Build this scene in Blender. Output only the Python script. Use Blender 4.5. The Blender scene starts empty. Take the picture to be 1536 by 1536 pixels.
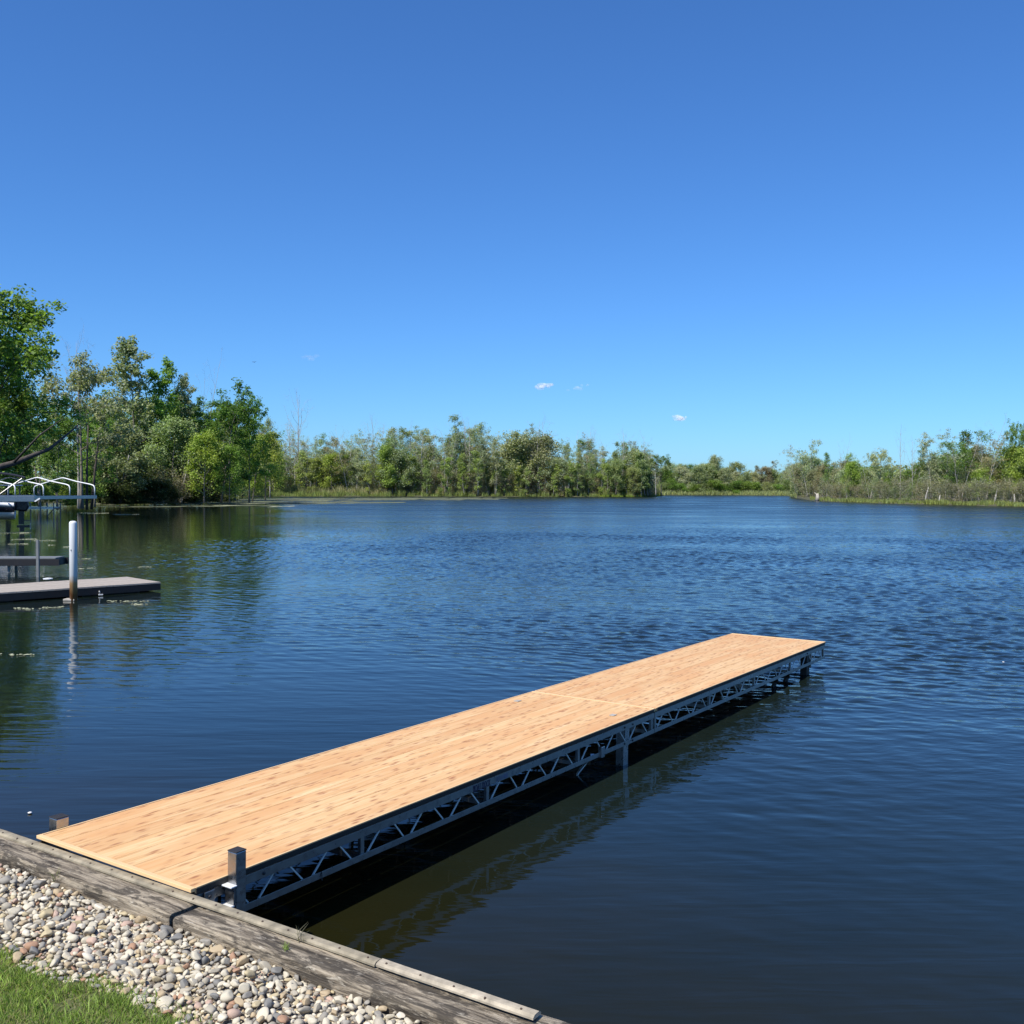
import bpy, bmesh, math, random
import numpy as np
from mathutils import Vector, Matrix, Quaternion
R = math.radians
rnd = random.Random(7)
nr = np.random.RandomState(11)
C = bpy.context.scene.collection
D = bpy.data

# ------------------------------------------------------------------ camera
CAMZ = 2.2306
FOC = 1500.0
PITCH = math.atan((768 - 731) / FOC)
ROLL = R(0.15)
cam_d = D.cameras.new('camera'); cam = D.objects.new('camera', cam_d); C.objects.link(cam)
cam_d.sensor_width = 36; cam_d.lens = FOC / 1536 * 36
cam_d.clip_start = 0.05; cam_d.clip_end = 20000
fwd = Vector((0, math.cos(PITCH), -math.sin(PITCH))); up0 = Vector((0, math.sin(PITCH), math.cos(PITCH))); rt0 = Vector((1, 0, 0))
rt = math.cos(ROLL) * rt0 + math.sin(ROLL) * up0
up = -math.sin(ROLL) * rt0 + math.cos(ROLL) * up0
cam.matrix_world = Matrix(((rt.x, up.x, -fwd.x, 0), (rt.y, up.y, -fwd.y, 0), (rt.z, up.z, -fwd.z, CAMZ), (0, 0, 0, 1)))
sc = bpy.context.scene
sc.camera = cam

# ------------------------------------------------------------------ sky, sun, exposure
SUN_AZ, SUN_EL = -143.5, 53.0
w = D.worlds.new('World'); sc.world = w; w.use_nodes = True
wn = w.node_tree; wn.nodes.clear()
sky = wn.nodes.new('ShaderNodeTexSky'); sky.sky_type = 'NISHITA'; sky.sun_disc = False
sky.sun_elevation = R(SUN_EL); sky.sun_rotation = R(SUN_AZ)
sky.air_density = 1.0; sky.dust_density = 0.3; sky.ozone_density = 6.0; sky.altitude = 0
hs = wn.nodes.new('ShaderNodeMix'); hs.data_type = 'RGBA'; hs.blend_type = 'MULTIPLY'; hs.inputs[0].default_value = 1.0; hs.inputs[7].default_value = (0.62, 1.06, 1.55, 1)   # the phone's cool, saturated rendering of the sky
bg = wn.nodes.new('ShaderNodeBackground'); bg.inputs['Strength'].default_value = 0.080
wo = wn.nodes.new('ShaderNodeOutputWorld')
wn.links.new(sky.outputs[0], hs.inputs[6]); wn.links.new(hs.outputs[2], bg.inputs[0]); wn.links.new(bg.outputs[0], wo.inputs[0])
sd = D.lights.new('sun', 'SUN'); sd.energy = 4.8; sd.angle = R(0.5); sd.color = (1.0, 0.95, 0.86)
sun = D.objects.new('sun', sd); C.objects.link(sun)
sv = Vector((math.cos(R(SUN_EL)) * math.sin(R(SUN_AZ)), math.cos(R(SUN_EL)) * math.cos(R(SUN_AZ)), math.sin(R(SUN_EL))))
sun.rotation_euler = sv.to_track_quat('Z', 'Y').to_euler()
sc.view_settings.view_transform = 'Standard'; sc.view_settings.look = 'None'
sc.view_settings.exposure = 0.35; sc.view_settings.gamma = 1.0; sc.view_settings.use_curve_mapping = False
sc.cycles.max_bounces = 6; sc.cycles.transparent_max_bounces = 32
sc.cycles.caustics_reflective = False; sc.cycles.caustics_refractive = False

# ------------------------------------------------------------------ helpers
def at(px, py, z):
    """world point seen at photograph pixel (px, py) lying at height z"""
    v = fwd + rt * ((px - 768) / FOC) - up * ((py - 768) / FOC)
    t = (z - CAMZ) / v.z
    return Vector((0, 0, CAMZ)) + v * t
def atd(px, depth, z=0.0):
    """world point in the direction of column px, at ground distance 'depth' ahead"""
    return Vector(((px - 768) / FOC * depth, depth, z))
def zof(py, depth):
    return CAMZ + (731 - py) / FOC * depth

def tag(o, label=None, cat=None, group=None, kind=None):
    if label: o['label'] = label
    if cat: o['category'] = cat
    if group: o['group'] = group
    if kind: o['kind'] = kind
    return o
def link(name, mesh, parent=None):
    o = D.objects.new(name, mesh); C.objects.link(o)
    if parent: o.parent = parent
    return o
def empty(name, loc=(0, 0, 0), rz=0.0):
    o = D.objects.new(name, None); C.objects.link(o); o.location = loc; o.rotation_euler = (0, 0, rz)
    o.empty_display_size = 0.3
    return o

class MB:
    def __init__(s): s.v = []; s.f = []
    def box(s, c, d, ax=None):
        c = Vector(c); hx, hy, hz = d[0] / 2, d[1] / 2, d[2] / 2
        if ax is None: ax = (Vector((1, 0, 0)), Vector((0, 1, 0)), Vector((0, 0, 1)))
        n = len(s.v)
        for sx, sy, sz in ((-1,-1,-1),(1,-1,-1),(1,1,-1),(-1,1,-1),(-1,-1,1),(1,-1,1),(1,1,1),(-1,1,1)):
            s.v.append(tuple(c + ax[0]*hx*sx + ax[1]*hy*sy + ax[2]*hz*sz))
        for q in ((0,3,2,1),(4,5,6,7),(0,1,5,4),(1,2,6,5),(2,3,7,6),(3,0,4,7)): s.f.append(tuple(n + i for i in q))
        return s
    def bar(s, a, b, wy, wz, upv=(0, 0, 1)):
        a = Vector(a); b = Vector(b); x = (b - a); L = x.length; x.normalize(); u = Vector(upv)
        y = u.cross(x)
        if y.length < 1e-4: y = Vector((0, 1, 0)).cross(x)
        y.normalize(); z = x.cross(y)
        return s.box((a + b) / 2, (L, wy, wz), (x, y, z))
    def tube(s, pts, rad, k=6, cap=True):
        pts = [Vector(p) for p in pts]
        if not hasattr(rad, '__len__'): rad = [rad] * len(pts)
        n0 = len(s.v); prev = None
        for i, p in enumerate(pts):
            t = (pts[min(i+1, len(pts)-1)] - pts[max(i-1, 0)])
            if t.length < 1e-7: t = Vector((0, 0, 1))
            t.normalize()
            if prev is None:
                a = Vector((1, 0, 0)) if abs(t.x) < .8 else Vector((0, 1, 0))
                u = t.cross(a).normalized()
            else:
                u = (prev - t * prev.dot(t)).normalized()
            prev = u; v = t.cross(u)
            for j in range(k):
                an = 2 * math.pi * j / k
                s.v.append(tuple(p + (u * math.cos(an) + v * math.sin(an)) * rad[i]))
        for i in range(len(pts) - 1):
            for j in range(k):
                a = n0 + i*k + j; b = n0 + i*k + (j+1) % k
                s.f.append((a, b, b + k, a + k))
        if cap:
            s.f.append(tuple(n0 + j for j in range(k))[::-1]); s.f.append(tuple(n0 + (len(pts)-1)*k + j for j in range(k)))
        return s
    def lathe(s, prof, c=(0, 0, 0), k=20):
        n0 = len(s.v); c = Vector(c)
        for r, z in prof:
            for j in range(k):
                a = 2 * math.pi * j / k; s.v.append((c.x + r*math.cos(a), c.y + r*math.sin(a), c.z + z))
        for i in range(len(prof) - 1):
            for j in range(k):
                a = n0 + i*k + j; b = n0 + i*k + (j+1) % k
                s.f.append((a, b, b + k, a + k))
        s.f.append(tuple(n0 + j for j in range(k))[::-1]); s.f.append(tuple(n0 + (len(prof)-1)*k + j for j in range(k)))
        return s
    def prism(s, poly, z0, z1):
        n0 = len(s.v); k = len(poly)
        for z in (z0, z1):
            for p in poly: s.v.append((p[0], p[1], z))
        for j in range(k):
            s.f.append((n0 + j, n0 + (j+1) % k, n0 + k + (j+1) % k, n0 + k + j))
        s.f.append(tuple(n0 + j for j in range(k))[::-1]); s.f.append(tuple(n0 + k + j for j in range(k)))
        return s
    def mesh(s, name, mat, smooth=False):
        me = D.meshes.new(name); me.from_pydata(s.v, [], s.f); me.update()
        if mat: me.materials.append(mat)
        if smooth: me.polygons.foreach_set('use_smooth', [True] * len(me.polygons))
        return me
    def build(s, name, mat, parent=None, smooth=False, bevel=0.0, seg=2):
        o = link(name, s.mesh(name, mat, smooth), parent)
        if bevel:
            m = o.modifiers.new('bevel', 'BEVEL'); m.width = bevel; m.segments = seg; m.limit_method = 'ANGLE'; m.angle_limit = R(40)
        return o

def np_mesh(name, V, F, mat, smooth=False):
    """V (n,3) array, F (m,k) array of equal-sided faces"""
    me = D.meshes.new(name); V = np.asarray(V, dtype=np.float32); F = np.asarray(F, dtype=np.int32)
    k = F.shape[1]
    me.vertices.add(len(V)); me.vertices.foreach_set('co', V.ravel())
    me.loops.add(F.size); me.loops.foreach_set('vertex_index', F.ravel())
    me.polygons.add(len(F)); me.polygons.foreach_set('loop_start', np.arange(len(F), dtype=np.int32) * k)
    try: me.polygons.foreach_set('loop_total', np.full(len(F), k, dtype=np.int32))
    except Exception: pass
    if smooth: me.polygons.foreach_set('use_smooth', np.ones(len(F), dtype=bool))
    me.update(calc_edges=True)
    if mat: me.materials.append(mat)
    return me

# ------------------------------------------------------------------ materials
class NT:
    def __init__(s, name, rough=0.6, spec=0.5, metal=0.0):
        s.m = D.materials.new(name); s.m.use_nodes = True; s.t = s.m.node_tree; s.t.nodes.clear()
        s.out = s.n('ShaderNodeOutputMaterial'); s.b = s.n('ShaderNodeBsdfPrincipled')
        s.b.inputs['Roughness'].default_value = rough; s.b.inputs['Metallic'].default_value = metal
        s.b.inputs['Specular IOR Level'].default_value = spec
        s.l(s.b.outputs[0], s.out.inputs[0])
    def n(s, typ, **kw):
        x = s.t.nodes.new(typ)
        for k, v in kw.items():
            if k.startswith('i_'):
                key = k[2:].replace('_', ' '); x.inputs[key].default_value = v
            else: setattr(x, k, v)
        return x
    def l(s, a, b): s.t.links.new(a, b); return b.node
    def coords(s, scale=(1, 1, 1), loc=None, which='Object', rot=(0, 0, 0)):
        tc = s.n('ShaderNodeTexCoord'); mp = s.n('ShaderNodeMapping'); mp.inputs['Scale'].default_value = scale
        mp.inputs['Rotation'].default_value = rot
        s.l(tc.outputs[which], mp.inputs['Vector'])
        if loc is not None: s.l(loc, mp.inputs['Location'])
        return mp.outputs[0]
    def noise(s, vec, scale=5, detail=4, rough=0.55, dist=0.0):
        x = s.n('ShaderNodeTexNoise'); x.inputs['Scale'].default_value = scale; x.inputs['Detail'].default_value = detail
        x.inputs['Roughness'].default_value = rough; x.inputs['Distortion'].default_value = dist
        if vec is not None: s.l(vec, x.inputs['Vector'])
        return x.outputs['Fac']
    def ramp(s, fac, stops, interp='LINEAR'):
        x = s.n('ShaderNodeValToRGB'); cr = x.color_ramp; cr.interpolation = interp
        while len(cr.elements) < len(stops): cr.elements.new(0.5)
        for e, (p, c) in zip(cr.elements, stops):
            e.position = p; e.color = (c, c, c, 1) if not hasattr(c, '__len__') else (*c, 1)
        s.l(fac, x.inputs[0]); return x.outputs[0]
    def mix(s, a, b, fac, mode='MIX'):
        x = s.n('ShaderNodeMix'); x.data_type = 'RGBA'; x.blend_type = mode
        for i, val in ((0, fac), (6, a), (7, b)):
            if hasattr(val, 'node'): s.l(val, x.inputs[i])
            elif hasattr(val, '__len__'): x.inputs[i].default_value = (*val, 1)
            else: x.inputs[i].default_value = val if i == 0 else (val, val, val, 1)
        return x.outputs[2]
    def math(s, op, a, b=None, c=None, clamp=False):
        x = s.n('ShaderNodeMath', operation=op); x.use_clamp = clamp
        for i, v in enumerate((a, b, c)):
            if v is None: continue
            if hasattr(v, 'node'): s.l(v, x.inputs[i])
            else: x.inputs[i].default_value = v
        return x.outputs[0]
    def color(s, c):
        if hasattr(c, 'node'): s.l(c, s.b.inputs['Base Color'])
        else: s.b.inputs['Base Color'].default_value = (*c, 1)
    def bump(s, h, strength=0.5, dist=0.01):
        x = s.n('ShaderNodeBump'); x.inputs['Strength'].default_value = strength; x.inputs['Distance'].default_value = dist
        s.l(h, x.inputs['Height']); s.l(x.outputs[0], s.b.inputs['Normal']); return x

def mat_plain(name, col, rough=0.5, metal=0.0, var=0.12, scale=8.0, bump=0.0, spec=0.5):
    t = NT(name, rough, spec, metal)
    f = t.noise(t.coords(), scale, 5, 0.6)
    lo = tuple(c * (1 - var) for c in col); hi = tuple(min(1, c * (1 + var)) for c in col)
    t.color(t.ramp(f, [(0.3, lo), (0.7, hi)]))
    r = t.ramp(t.noise(t.coords(), scale * 3, 3), [(0.3, max(0, rough - .1)), (0.7, min(1, rough + .1))]); t.l(r, t.b.inputs['Roughness'])
    if bump: t.bump(f, bump, 0.005)
    return t.m

def mat_deck(name, base, dark, light):
    t = NT(name, 0.55, 0.35)
    oi = t.n('ShaderNodeObjectInfo'); cx = t.n('ShaderNodeCombineXYZ')
    t.l(t.math('MULTIPLY', oi.outputs['Random'], 37.0), cx.inputs[0]); t.l(t.math('MULTIPLY', oi.outputs['Random'], 91.0), cx.inputs[1])
    va = t.n('ShaderNodeVectorMath', operation='ADD'); tc = t.n('ShaderNodeTexCoord')
    t.l(tc.outputs['Object'], va.inputs[0]); t.l(cx.outputs[0], va.inputs[1])
    def mp(sc_):
        m = t.n('ShaderNodeMapping'); m.inputs['Scale'].default_value = sc_; t.l(va.outputs[0], m.inputs[0]); return m.outputs[0]
    g = t.noise(mp((1.6, 42, 1)), 1.0, 5, 0.6, 0.6)
    c = t.ramp(g, [(0.28, dark), (0.46, base), (0.72, light)])
    blot = t.noise(mp((1.2, 5, 1)), 1.0, 3, 0.5)
    c = t.mix(c, tuple(x * y for x, y in zip(base, (0.95, 0.80, 0.70))), t.ramp(blot, [(0.42, 0.0), (0.62, 0.8)]))
    vo = t.n('ShaderNodeTexVoronoi'); vo.inputs['Scale'].default_value = 1.0; vo.inputs['Randomness'].default_value = 1.0
    t.l(mp((7.5, 28, 1)), vo.inputs['Vector'])
    dash = t.ramp(vo.outputs['Distance'], [(0.12, 1.0), (0.40, 0.0)])
    sel = t.ramp(t.noise(mp((9, 45, 1)), 1.0, 3), [(0.40, 0.0), (0.54, 1.0)])
    c = t.mix(c, (0.33, 0.12, 0.045), t.math('MULTIPLY', t.math('MULTIPLY', dash, sel), 0.85))
    # slight difference between boards
    c = t.mix(c, t.mix(c, (0.90, 0.84, 0.80), 1.0, 'MULTIPLY'), oi.outputs['Random'])
    t.color(c); t.bump(g, 0.25, 0.002)
    return t.m

def mat_timber(name):
    t = NT(name, 0.85, 0.25)
    g = t.noise(t.coords((2.6, 40, 40)), 1.0, 8, 0.72, 0.5)
    big = t.noise(t.coords((4.5, 16, 16)), 1.0, 6, 0.7, 0.8)
    fine = t.noise(t.coords((13, 60, 60)), 1.0, 5, 0.75, 0.5)
    c = t.ramp(g, [(0.38, (0.040, 0.032, 0.023)), (0.46, (0.19, 0.155, 0.112)), (0.58, (0.40, 0.335, 0.245))])
    c = t.mix(c, (0.050, 0.042, 0.033), t.ramp(big, [(0.45, 0.8), (0.52, 0.0)]))
    c = t.mix(c, (0.52, 0.46, 0.36), t.ramp(fine, [(0.57, 0.0), (0.68, 0.8)]))
    geo = t.n('ShaderNodeNewGeometry'); sx = t.n('ShaderNodeSeparateXYZ'); t.l(geo.outputs['True Normal'], sx.inputs[0])
    t.color(c)
    h = t.mix(g, fine, 0.4); t.bump(h, 1.0, 0.02)
    return t.m

def mat_island(name, stops, rough=0.7, speck=0.12, spec=0.3):
    t = NT(name, rough, spec)
    geo = t.n('ShaderNodeNewGeometry'); oi = t.n('ShaderNodeObjectInfo')
    f = t.math('FRACT', t.math('ADD', geo.outputs['Random Per Island'], t.math('MULTIPLY', oi.outputs['Random'], 7.13)))
    c = t.ramp(f, stops, 'CONSTANT')
    n1 = t.noise(t.coords(), 70, 4, 0.65)
    c = t.mix(c, t.ramp(n1, [(0.3, 1 - speck * 2), (0.7, 1 + speck)]), 1.0, 'MULTIPLY')
    t.color(c); t.bump(n1, 0.3, 0.003)
    return t.m

def mat_leaf(name, var=0.45, transl=0.35, rough=0.55):
    t = NT(name, rough, 0.3)
    geo = t.n('ShaderNodeNewGeometry'); oi = t.n('ShaderNodeObjectInfo')
    v = t.ramp(geo.outputs['Random Per Island'], [(0.0, 1 - var), (0.6, 1.0), (1.0, 1 + var)])
    c = t.mix(oi.outputs['Color'], v, 1.0, 'MULTIPLY')
    big = t.noise(t.coords((.5, .5, .5)), 1.0, 2)
    c = t.mix(c, t.mix(c, (1.10, 1.04, 0.85), 1.0, 'MULTIPLY'), t.ramp(big, [(0.45, 0.0), (0.65, 1.0)]))
    t.color(c)
    tr = t.n('ShaderNodeBsdfTranslucent'); t.l(t.mix(c, (1.15, 1.25, 0.55), 1.0, 'MULTIPLY'), tr.inputs[0])
    ms = t.n('ShaderNodeMixShader'); ms.inputs[0].default_value = transl
    t.l(t.b.outputs[0], ms.inputs[1]); t.l(tr.outputs[0], ms.inputs[2]); t.l(ms.outputs[0], t.out.inputs[0])
    return t.m

def mat_bark(name, a, b):
    t = NT(name, 0.9, 0.2)
    n1 = t.noise(t.coords((6, 6, 1.2)), 1.5, 5, 0.7)
    t.color(t.ramp(n1, [(0.3, a), (0.7, b)])); t.bump(n1, 0.6, 0.03)
    return t.m

def mat_water():
    t = NT('lake_water', 0.02, 0.5)
    t.b.inputs['IOR'].default_value = 1.333
    tc = t.n('ShaderNodeTexCoord'); pos = tc.outputs['Object']
    sx = t.n('ShaderNodeSeparateXYZ'); t.l(pos, sx.inputs[0]); X, Y = sx.outputs[0], sx.outputs[1]
    def mp(scale, rz=0.0):
        m = t.n('ShaderNodeMapping'); m.inputs['Scale'].default_value = scale; m.inputs['Rotation'].default_value = (0, 0, rz)
        t.l(pos, m.inputs[0]); return m.outputs[0]
    # wind mask: open water ruffled, the sheltered left and the near shore calm
    wob = t.noise(mp((0.05, 0.05, 1)), 1.0, 4, 0.6)
    xb = t.math('ADD', X, t.math('MULTIPLY', Y, 0.27))
    xb = t.math('ADD', xb, t.math('MULTIPLY', t.math('SUBTRACT', wob, 0.5), 26.0))
    m1 = t.n('ShaderNodeMapRange', interpolation_type='SMOOTHSTEP'); t.l(xb, m1.inputs[0])
    m1.inputs[1].default_value = -6.0; m1.inputs[2].default_value = 12.0; m1.inputs[3].default_value = 0.02; m1.inputs[4].default_value = 1.0
    m2 = t.n('ShaderNodeMapRange', interpolation_type='SMOOTHSTEP'); t.l(t.math('ADD', Y, t.math('MULTIPLY', X, 0.35)), m2.inputs[0])
    m2.inputs[1].default_value = 5.0; m2.inputs[2].default_value = 17.0; m2.inputs[3].default_value = 0.07; m2.inputs[4].default_value = 1.0
    gust = t.ramp(t.noise(mp((0.07, 0.16, 1), R(-20)), 1.0, 4, 0.6), [(0.36, 0.55), (0.62, 1.15)])
    mask = t.math('MULTIPLY', t.math('MULTIPLY', m1.outputs[0], m2.outputs[0]), gust)
    w1 = t.noise(mp((0.55, 0.95, 1), R(-24)), 1.0, 6, 0.52, 0.35)     # waves from 2 m down to 5 cm, equal steepness per octave
    w2 = t.noise(mp((2.6, 4.8, 1), R(-30)), 1.0, 3, 0.55, 0.3)       # 20-40 cm wavelets
    h = t.math('ADD', t.math('MULTIPLY', w1, 0.07), t.math('MULTIPLY', w2, 0.030))
    h = t.math('MULTIPLY', h, mask)
    # long low ripples everywhere
    c1 = t.noise(mp((1.4, 7.5, 1), R(-12)), 1.0, 3, 0.5, 0.5)
    c2 = t.noise(mp((0.35, 1.4, 1), R(-6)), 1.0, 2, 0.5)
    c3 = t.noise(mp((0.7, 4.6, 1), R(52)), 1.0, 2, 0.5, 0.6)         # slanting ripples off the dock
    h = t.math('ADD', h, t.math('MULTIPLY', c1, 0.0022)); h = t.math('ADD', h, t.math('MULTIPLY', c2, 0.0065)); h = t.math('ADD', h, t.math('MULTIPLY', c3, 0.004))
    t.bump(h, 1.0, 1.0)
    # wavelets too small to resolve further out become surface roughness
    far = t.n('ShaderNodeMapRange', interpolation_type='SMOOTHSTEP'); t.l(Y, far.inputs[0])
    far.inputs[1].default_value = 12.0; far.inputs[2].default_value = 120.0; far.inputs[3].default_value = 0.10; far.inputs[4].default_value = 0.32
    t.l(t.math('MAXIMUM', t.math('MULTIPLY', far.outputs[0], t.math('MINIMUM', mask, 1.0)), 0.03), t.b.inputs['Roughness'])
    murk = t.noise(mp((0.5, 0.5, 1)), 1.0, 4, 0.6)
    deep = t.ramp(murk, [(0.3, (0.0065, 0.0120, 0.0105)), (0.7, (0.010, 0.016, 0.013))])
    shal = t.ramp(murk, [(0.3, (0.0095, 0.0105, 0.0030)), (0.7, (0.0150, 0.0135, 0.0040))])
    # shallow, silty water along the seawall: distance from the wall line in metres
    wdist = t.math('SUBTRACT', t.math('ADD', t.math('MULTIPLY', X, 0.5472), t.math('MULTIPLY', Y, 0.837)), 3.0)
    sm = t.n('ShaderNodeMapRange', interpolation_type='SMOOTHSTEP'); t.l(wdist, sm.inputs[0])
    sm.inputs[1].default_value = 0.2; sm.inputs[2].default_value = 3.6; sm.inputs[3].default_value = 1.0; sm.inputs[4].default_value = 0.0
    t.color(t.mix(deep, shal, sm.outputs[0]))
    return t.m

M = {}
M['deck'] = mat_deck('deck_board_vinyl', (0.71, 0.46, 0.215), (0.58, 0.315, 0.12), (0.80, 0.56, 0.30))
M['trim'] = mat_plain('deck_trim', (0.74, 0.50, 0.25), 0.5, 0, 0.05, 6)
M['alu'] = mat_plain('aluminium', (0.36, 0.36, 0.355), 0.34, 0.9, 0.10, 9)
M['rod'] = mat_plain('aluminium_rod', (0.80, 0.77, 0.70), 0.5, 0.1, 0.08, 9)
M['galv'] = mat_plain('galvanised_steel', (0.40, 0.40, 0.405), 0.33, 1.0, 0.18, 16)
M['steel'] = mat_plain('dull_grey_steel', (0.17, 0.18, 0.18), 0.6, 0.0, 0.15, 9)
M['dull'] = mat_plain('dull_cap_metal', (0.38, 0.35, 0.30), 0.6, 0.0, 0.15, 9)
M['bolt'] = mat_plain('dark_bolt', (0.05, 0.05, 0.055), 0.5, 0.5)
M['rubber_and_shade'] = mat_plain('black_edge', (0.025, 0.022, 0.020), 0.6, 0)  # black rubber, and the painted shade along the deck edges
M['timber'] = mat_timber('weathered_timber')
M['strip'] = mat_plain('old_wood_strip', (0.27, 0.23, 0.16), 0.8, 0, 0.45, 12, 0.3)
M['strip2'] = mat_plain('pale_wood_strip', (0.38, 0.325, 0.24), 0.8, 0, 0.4, 14, 0.3)
M['nail'] = mat_plain('rusty_nail', (0.09, 0.06, 0.045), 0.7, 0.3)
M['stone'] = mat_island('river_pebble', [(0.0, (0.570, 0.510, 0.386)), (0.22, (0.423, 0.374, 0.286)), (0.40, (0.644, 0.570, 0.428)), (0.53, (0.460, 0.357, 0.221)),
    (0.62, (0.304, 0.280, 0.235)), (0.72, (0.515, 0.425, 0.257)), (0.80, (0.221, 0.213, 0.193)), (0.86, (0.386, 0.230, 0.143)), (0.90, (0.506, 0.357, 0.271)), (0.94, (0.662, 0.595, 0.471))])
M['soil'] = mat_plain('gravel_bed_soil', (0.16, 0.135, 0.105), 0.95, 0, 0.3, 30, 0.4)
M['lawn'] = mat_plain('lawn_soil', (0.11, 0.12, 0.045), 0.95, 0, 0.4, 12, 0.4)
M['bankm'] = mat_plain('bank_soil', (0.075, 0.075, 0.038), 0.95, 0, 0.35, 0.6)
M['grass'] = mat_leaf('grass_blade', 0.45, 0.3)
M['leaf'] = mat_leaf('tree_leaf', 0.45, 0.42)
M['reed'] = mat_leaf('reed_blade', 0.50, 0.3)
M['bark'] = mat_bark('grey_bark', (0.10, 0.085, 0.07), (0.30, 0.27, 0.235))
M['palebark'] = mat_bark('pale_bark', (0.24, 0.22, 0.20), (0.52, 0.49, 0.45))
M['darkbark'] = mat_bark('dark_bark', (0.045, 0.04, 0.035), (0.12, 0.10, 0.085))
M['water'] = mat_water()
M['white'] = mat_plain('white_plastic', (0.72, 0.73, 0.73), 0.4, 0, 0.08, 5)
M['tubew'] = mat_plain('white_canopy_tube', (0.82, 0.82, 0.80), 0.4, 0.1, 0.04, 5)
M['dockgrey'] = mat_plain('weathered_grey_board', (0.36, 0.31, 0.255), 0.8, 0, 0.2, 4, 0.3)
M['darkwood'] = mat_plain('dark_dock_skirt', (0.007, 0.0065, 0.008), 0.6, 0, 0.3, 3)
M['hull'] = mat_plain('dark_hull', (0.012, 0.013, 0.02), 0.15, 0, 0.2, 3)
M['hullw'] = mat_plain('white_hull', (0.70, 0.71, 0.72), 0.3, 0, 0.08, 3)
M['canvas'] = mat_plain('black_canvas', (0.012, 0.012, 0.017), 0.8)
M['glass'] = mat_plain('tinted_windscreen', (0.10, 0.14, 0.20), 0.08, 0, 0.1)
M['motor'] = mat_plain('outboard_black', (0.012, 0.012, 0.014), 0.3)
M['algae'] = mat_plain('algae_mat', (0.115, 0.125, 0.065), 0.85, 0, 0.5, 0.12)
M['pollen'] = mat_plain('pollen_scum', (0.30, 0.31, 0.20), 0.9, 0, 0.3, 2.5)
M['log'] = mat_plain('bleached_driftwood', (0.42, 0.38, 0.32), 0.85, 0, 0.25, 3)
M['navy'] = mat_plain('navy_print', (0.012, 0.010, 0.075), 0.5)
M['lilac'] = mat_plain('lilac_print', (0.22, 0.23, 0.36), 0.5)

# ------------------------------------------------------------------ shore frame
ZD = 0.43                                   # deck height above the water at the seawall
YAW = R(33.82); SL = R(0.64); TI = R(0.16)
dd = Vector((math.sin(YAW) * math.cos(SL), math.cos(YAW) * math.cos(SL), -math.sin(SL)))
nn = Vector((math.cos(YAW) * math.cos(TI), -math.sin(YAW) * math.cos(TI), -math.sin(TI)))
DA = Vector((-2.455, 5.095, ZD))            # near left corner of the deck
DW, DL1, DL2 = 1.2205, 4.764, 9.608
wd = Vector((0.837, -0.5472, 0)).normalized()       # along the seawall, to the right
wm = Vector((-wd.y, wd.x, 0))                         # towards the lake
ZS = ZD - 0.020                             # top of the nailed strip
ZT = ZS - 0.024                             # top of the timbers
W0 = at(0, 1240, ZS)                        # lake-side edge of the strip at the frame's left
def wall(s, off, z=0.0): return Vector((W0.x, W0.y, 0)) + wd * s + wm * off + Vector((0, 0, z))

# ------------------------------------------------------------------ water
def water_grid():
    az = np.concatenate([np.arange(-180, -37, 6.0), np.linspace(-36, 36, 900), np.arange(38, 181, 6.0)])
    rr = [0.3, 1.5]; r = 2.6
    while r < 235:
        rr.append(r); r += max(0.03, min(r*r/3345*0.9, 0.095 + max(0, r - 45)*0.010))
    rr += [245, 265, 290, 320, 500, 1000, 3000, 8000]; rr = np.array(rr)
    A, Rr_ = np.meshgrid(np.radians(az), rr); X = Rr_*np.sin(A); Y = Rr_*np.cos(A)
    def sst(v, a, b): q = np.clip((v - a)/(b - a), 0, 1); return q*q*(3 - 2*q)
    wob = (np.sin(X*.11 + 1.3 + np.sin(Y*.07)) + np.sin(X*.05 - Y*.13 + .6))*.25
    m = .012 + .988*sst(X + .27*Y + wob*13, -7, 12)**1.15
    m *= .06 + .94*sst(Y + .35*X + 1.5*np.sin(X*.9) , 6.5, 17)
    m *= sst(Rr_, 150, 95) if False else 1 - .25*sst(Rr_, 85, 150) - .75*sst(Rr_, 205, 240)
    m *= .75 + .35*np.sin(X*.21 - Y*.33 + np.sin(Y*.17 + X*.4)*1.5)*np.sin(Y*.11 + X*.05)
    m *= 1 - sst(np.abs(A), np.radians(33), np.radians(35.5))
    Z = np.zeros_like(X); rg = np.random.RandomState(5); n = 46
    ph_x = X + .10*np.sin(Y*.8 + X*.3) ; ph_y = Y + .12*np.sin(X*.9)
    for k in range(n):
        lam = 0.10 * (0.42/0.10)**((k + rg.rand())/n); th = math.radians(-28 + rg.normal(0, 30)) + math.pi/2   # direction of travel
        a = .0073 * lam * rg.uniform(.6, 1.3); kk = 2*math.pi/lam
        p = kk*(math.cos(th)*ph_x + math.sin(th)*ph_y) + rg.uniform(0, 6.28)
        q = np.sin(p); Z += a*(q + .25*q*q)
    Z -= Z.mean(); Z *= m
    V = np.stack([X.ravel(), Y.ravel(), Z.ravel()], 1); nc = len(az); nrw = len(rr)
    i0 = (np.arange(nrw - 1)[:, None]*nc + np.arange(nc - 1)[None, :]).ravel()
    F = np.stack([i0, i0 + nc, i0 + nc + 1, i0 + 1], 1)[:, ::-1]
    me = np_mesh('water', V, F, M['water'], True); o = link('water', me); print('WATER quads', len(F)); return o
tag(water_grid(), kind='structure', label='dark blue lake, calm at the left and wind ruffled further out')

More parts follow.
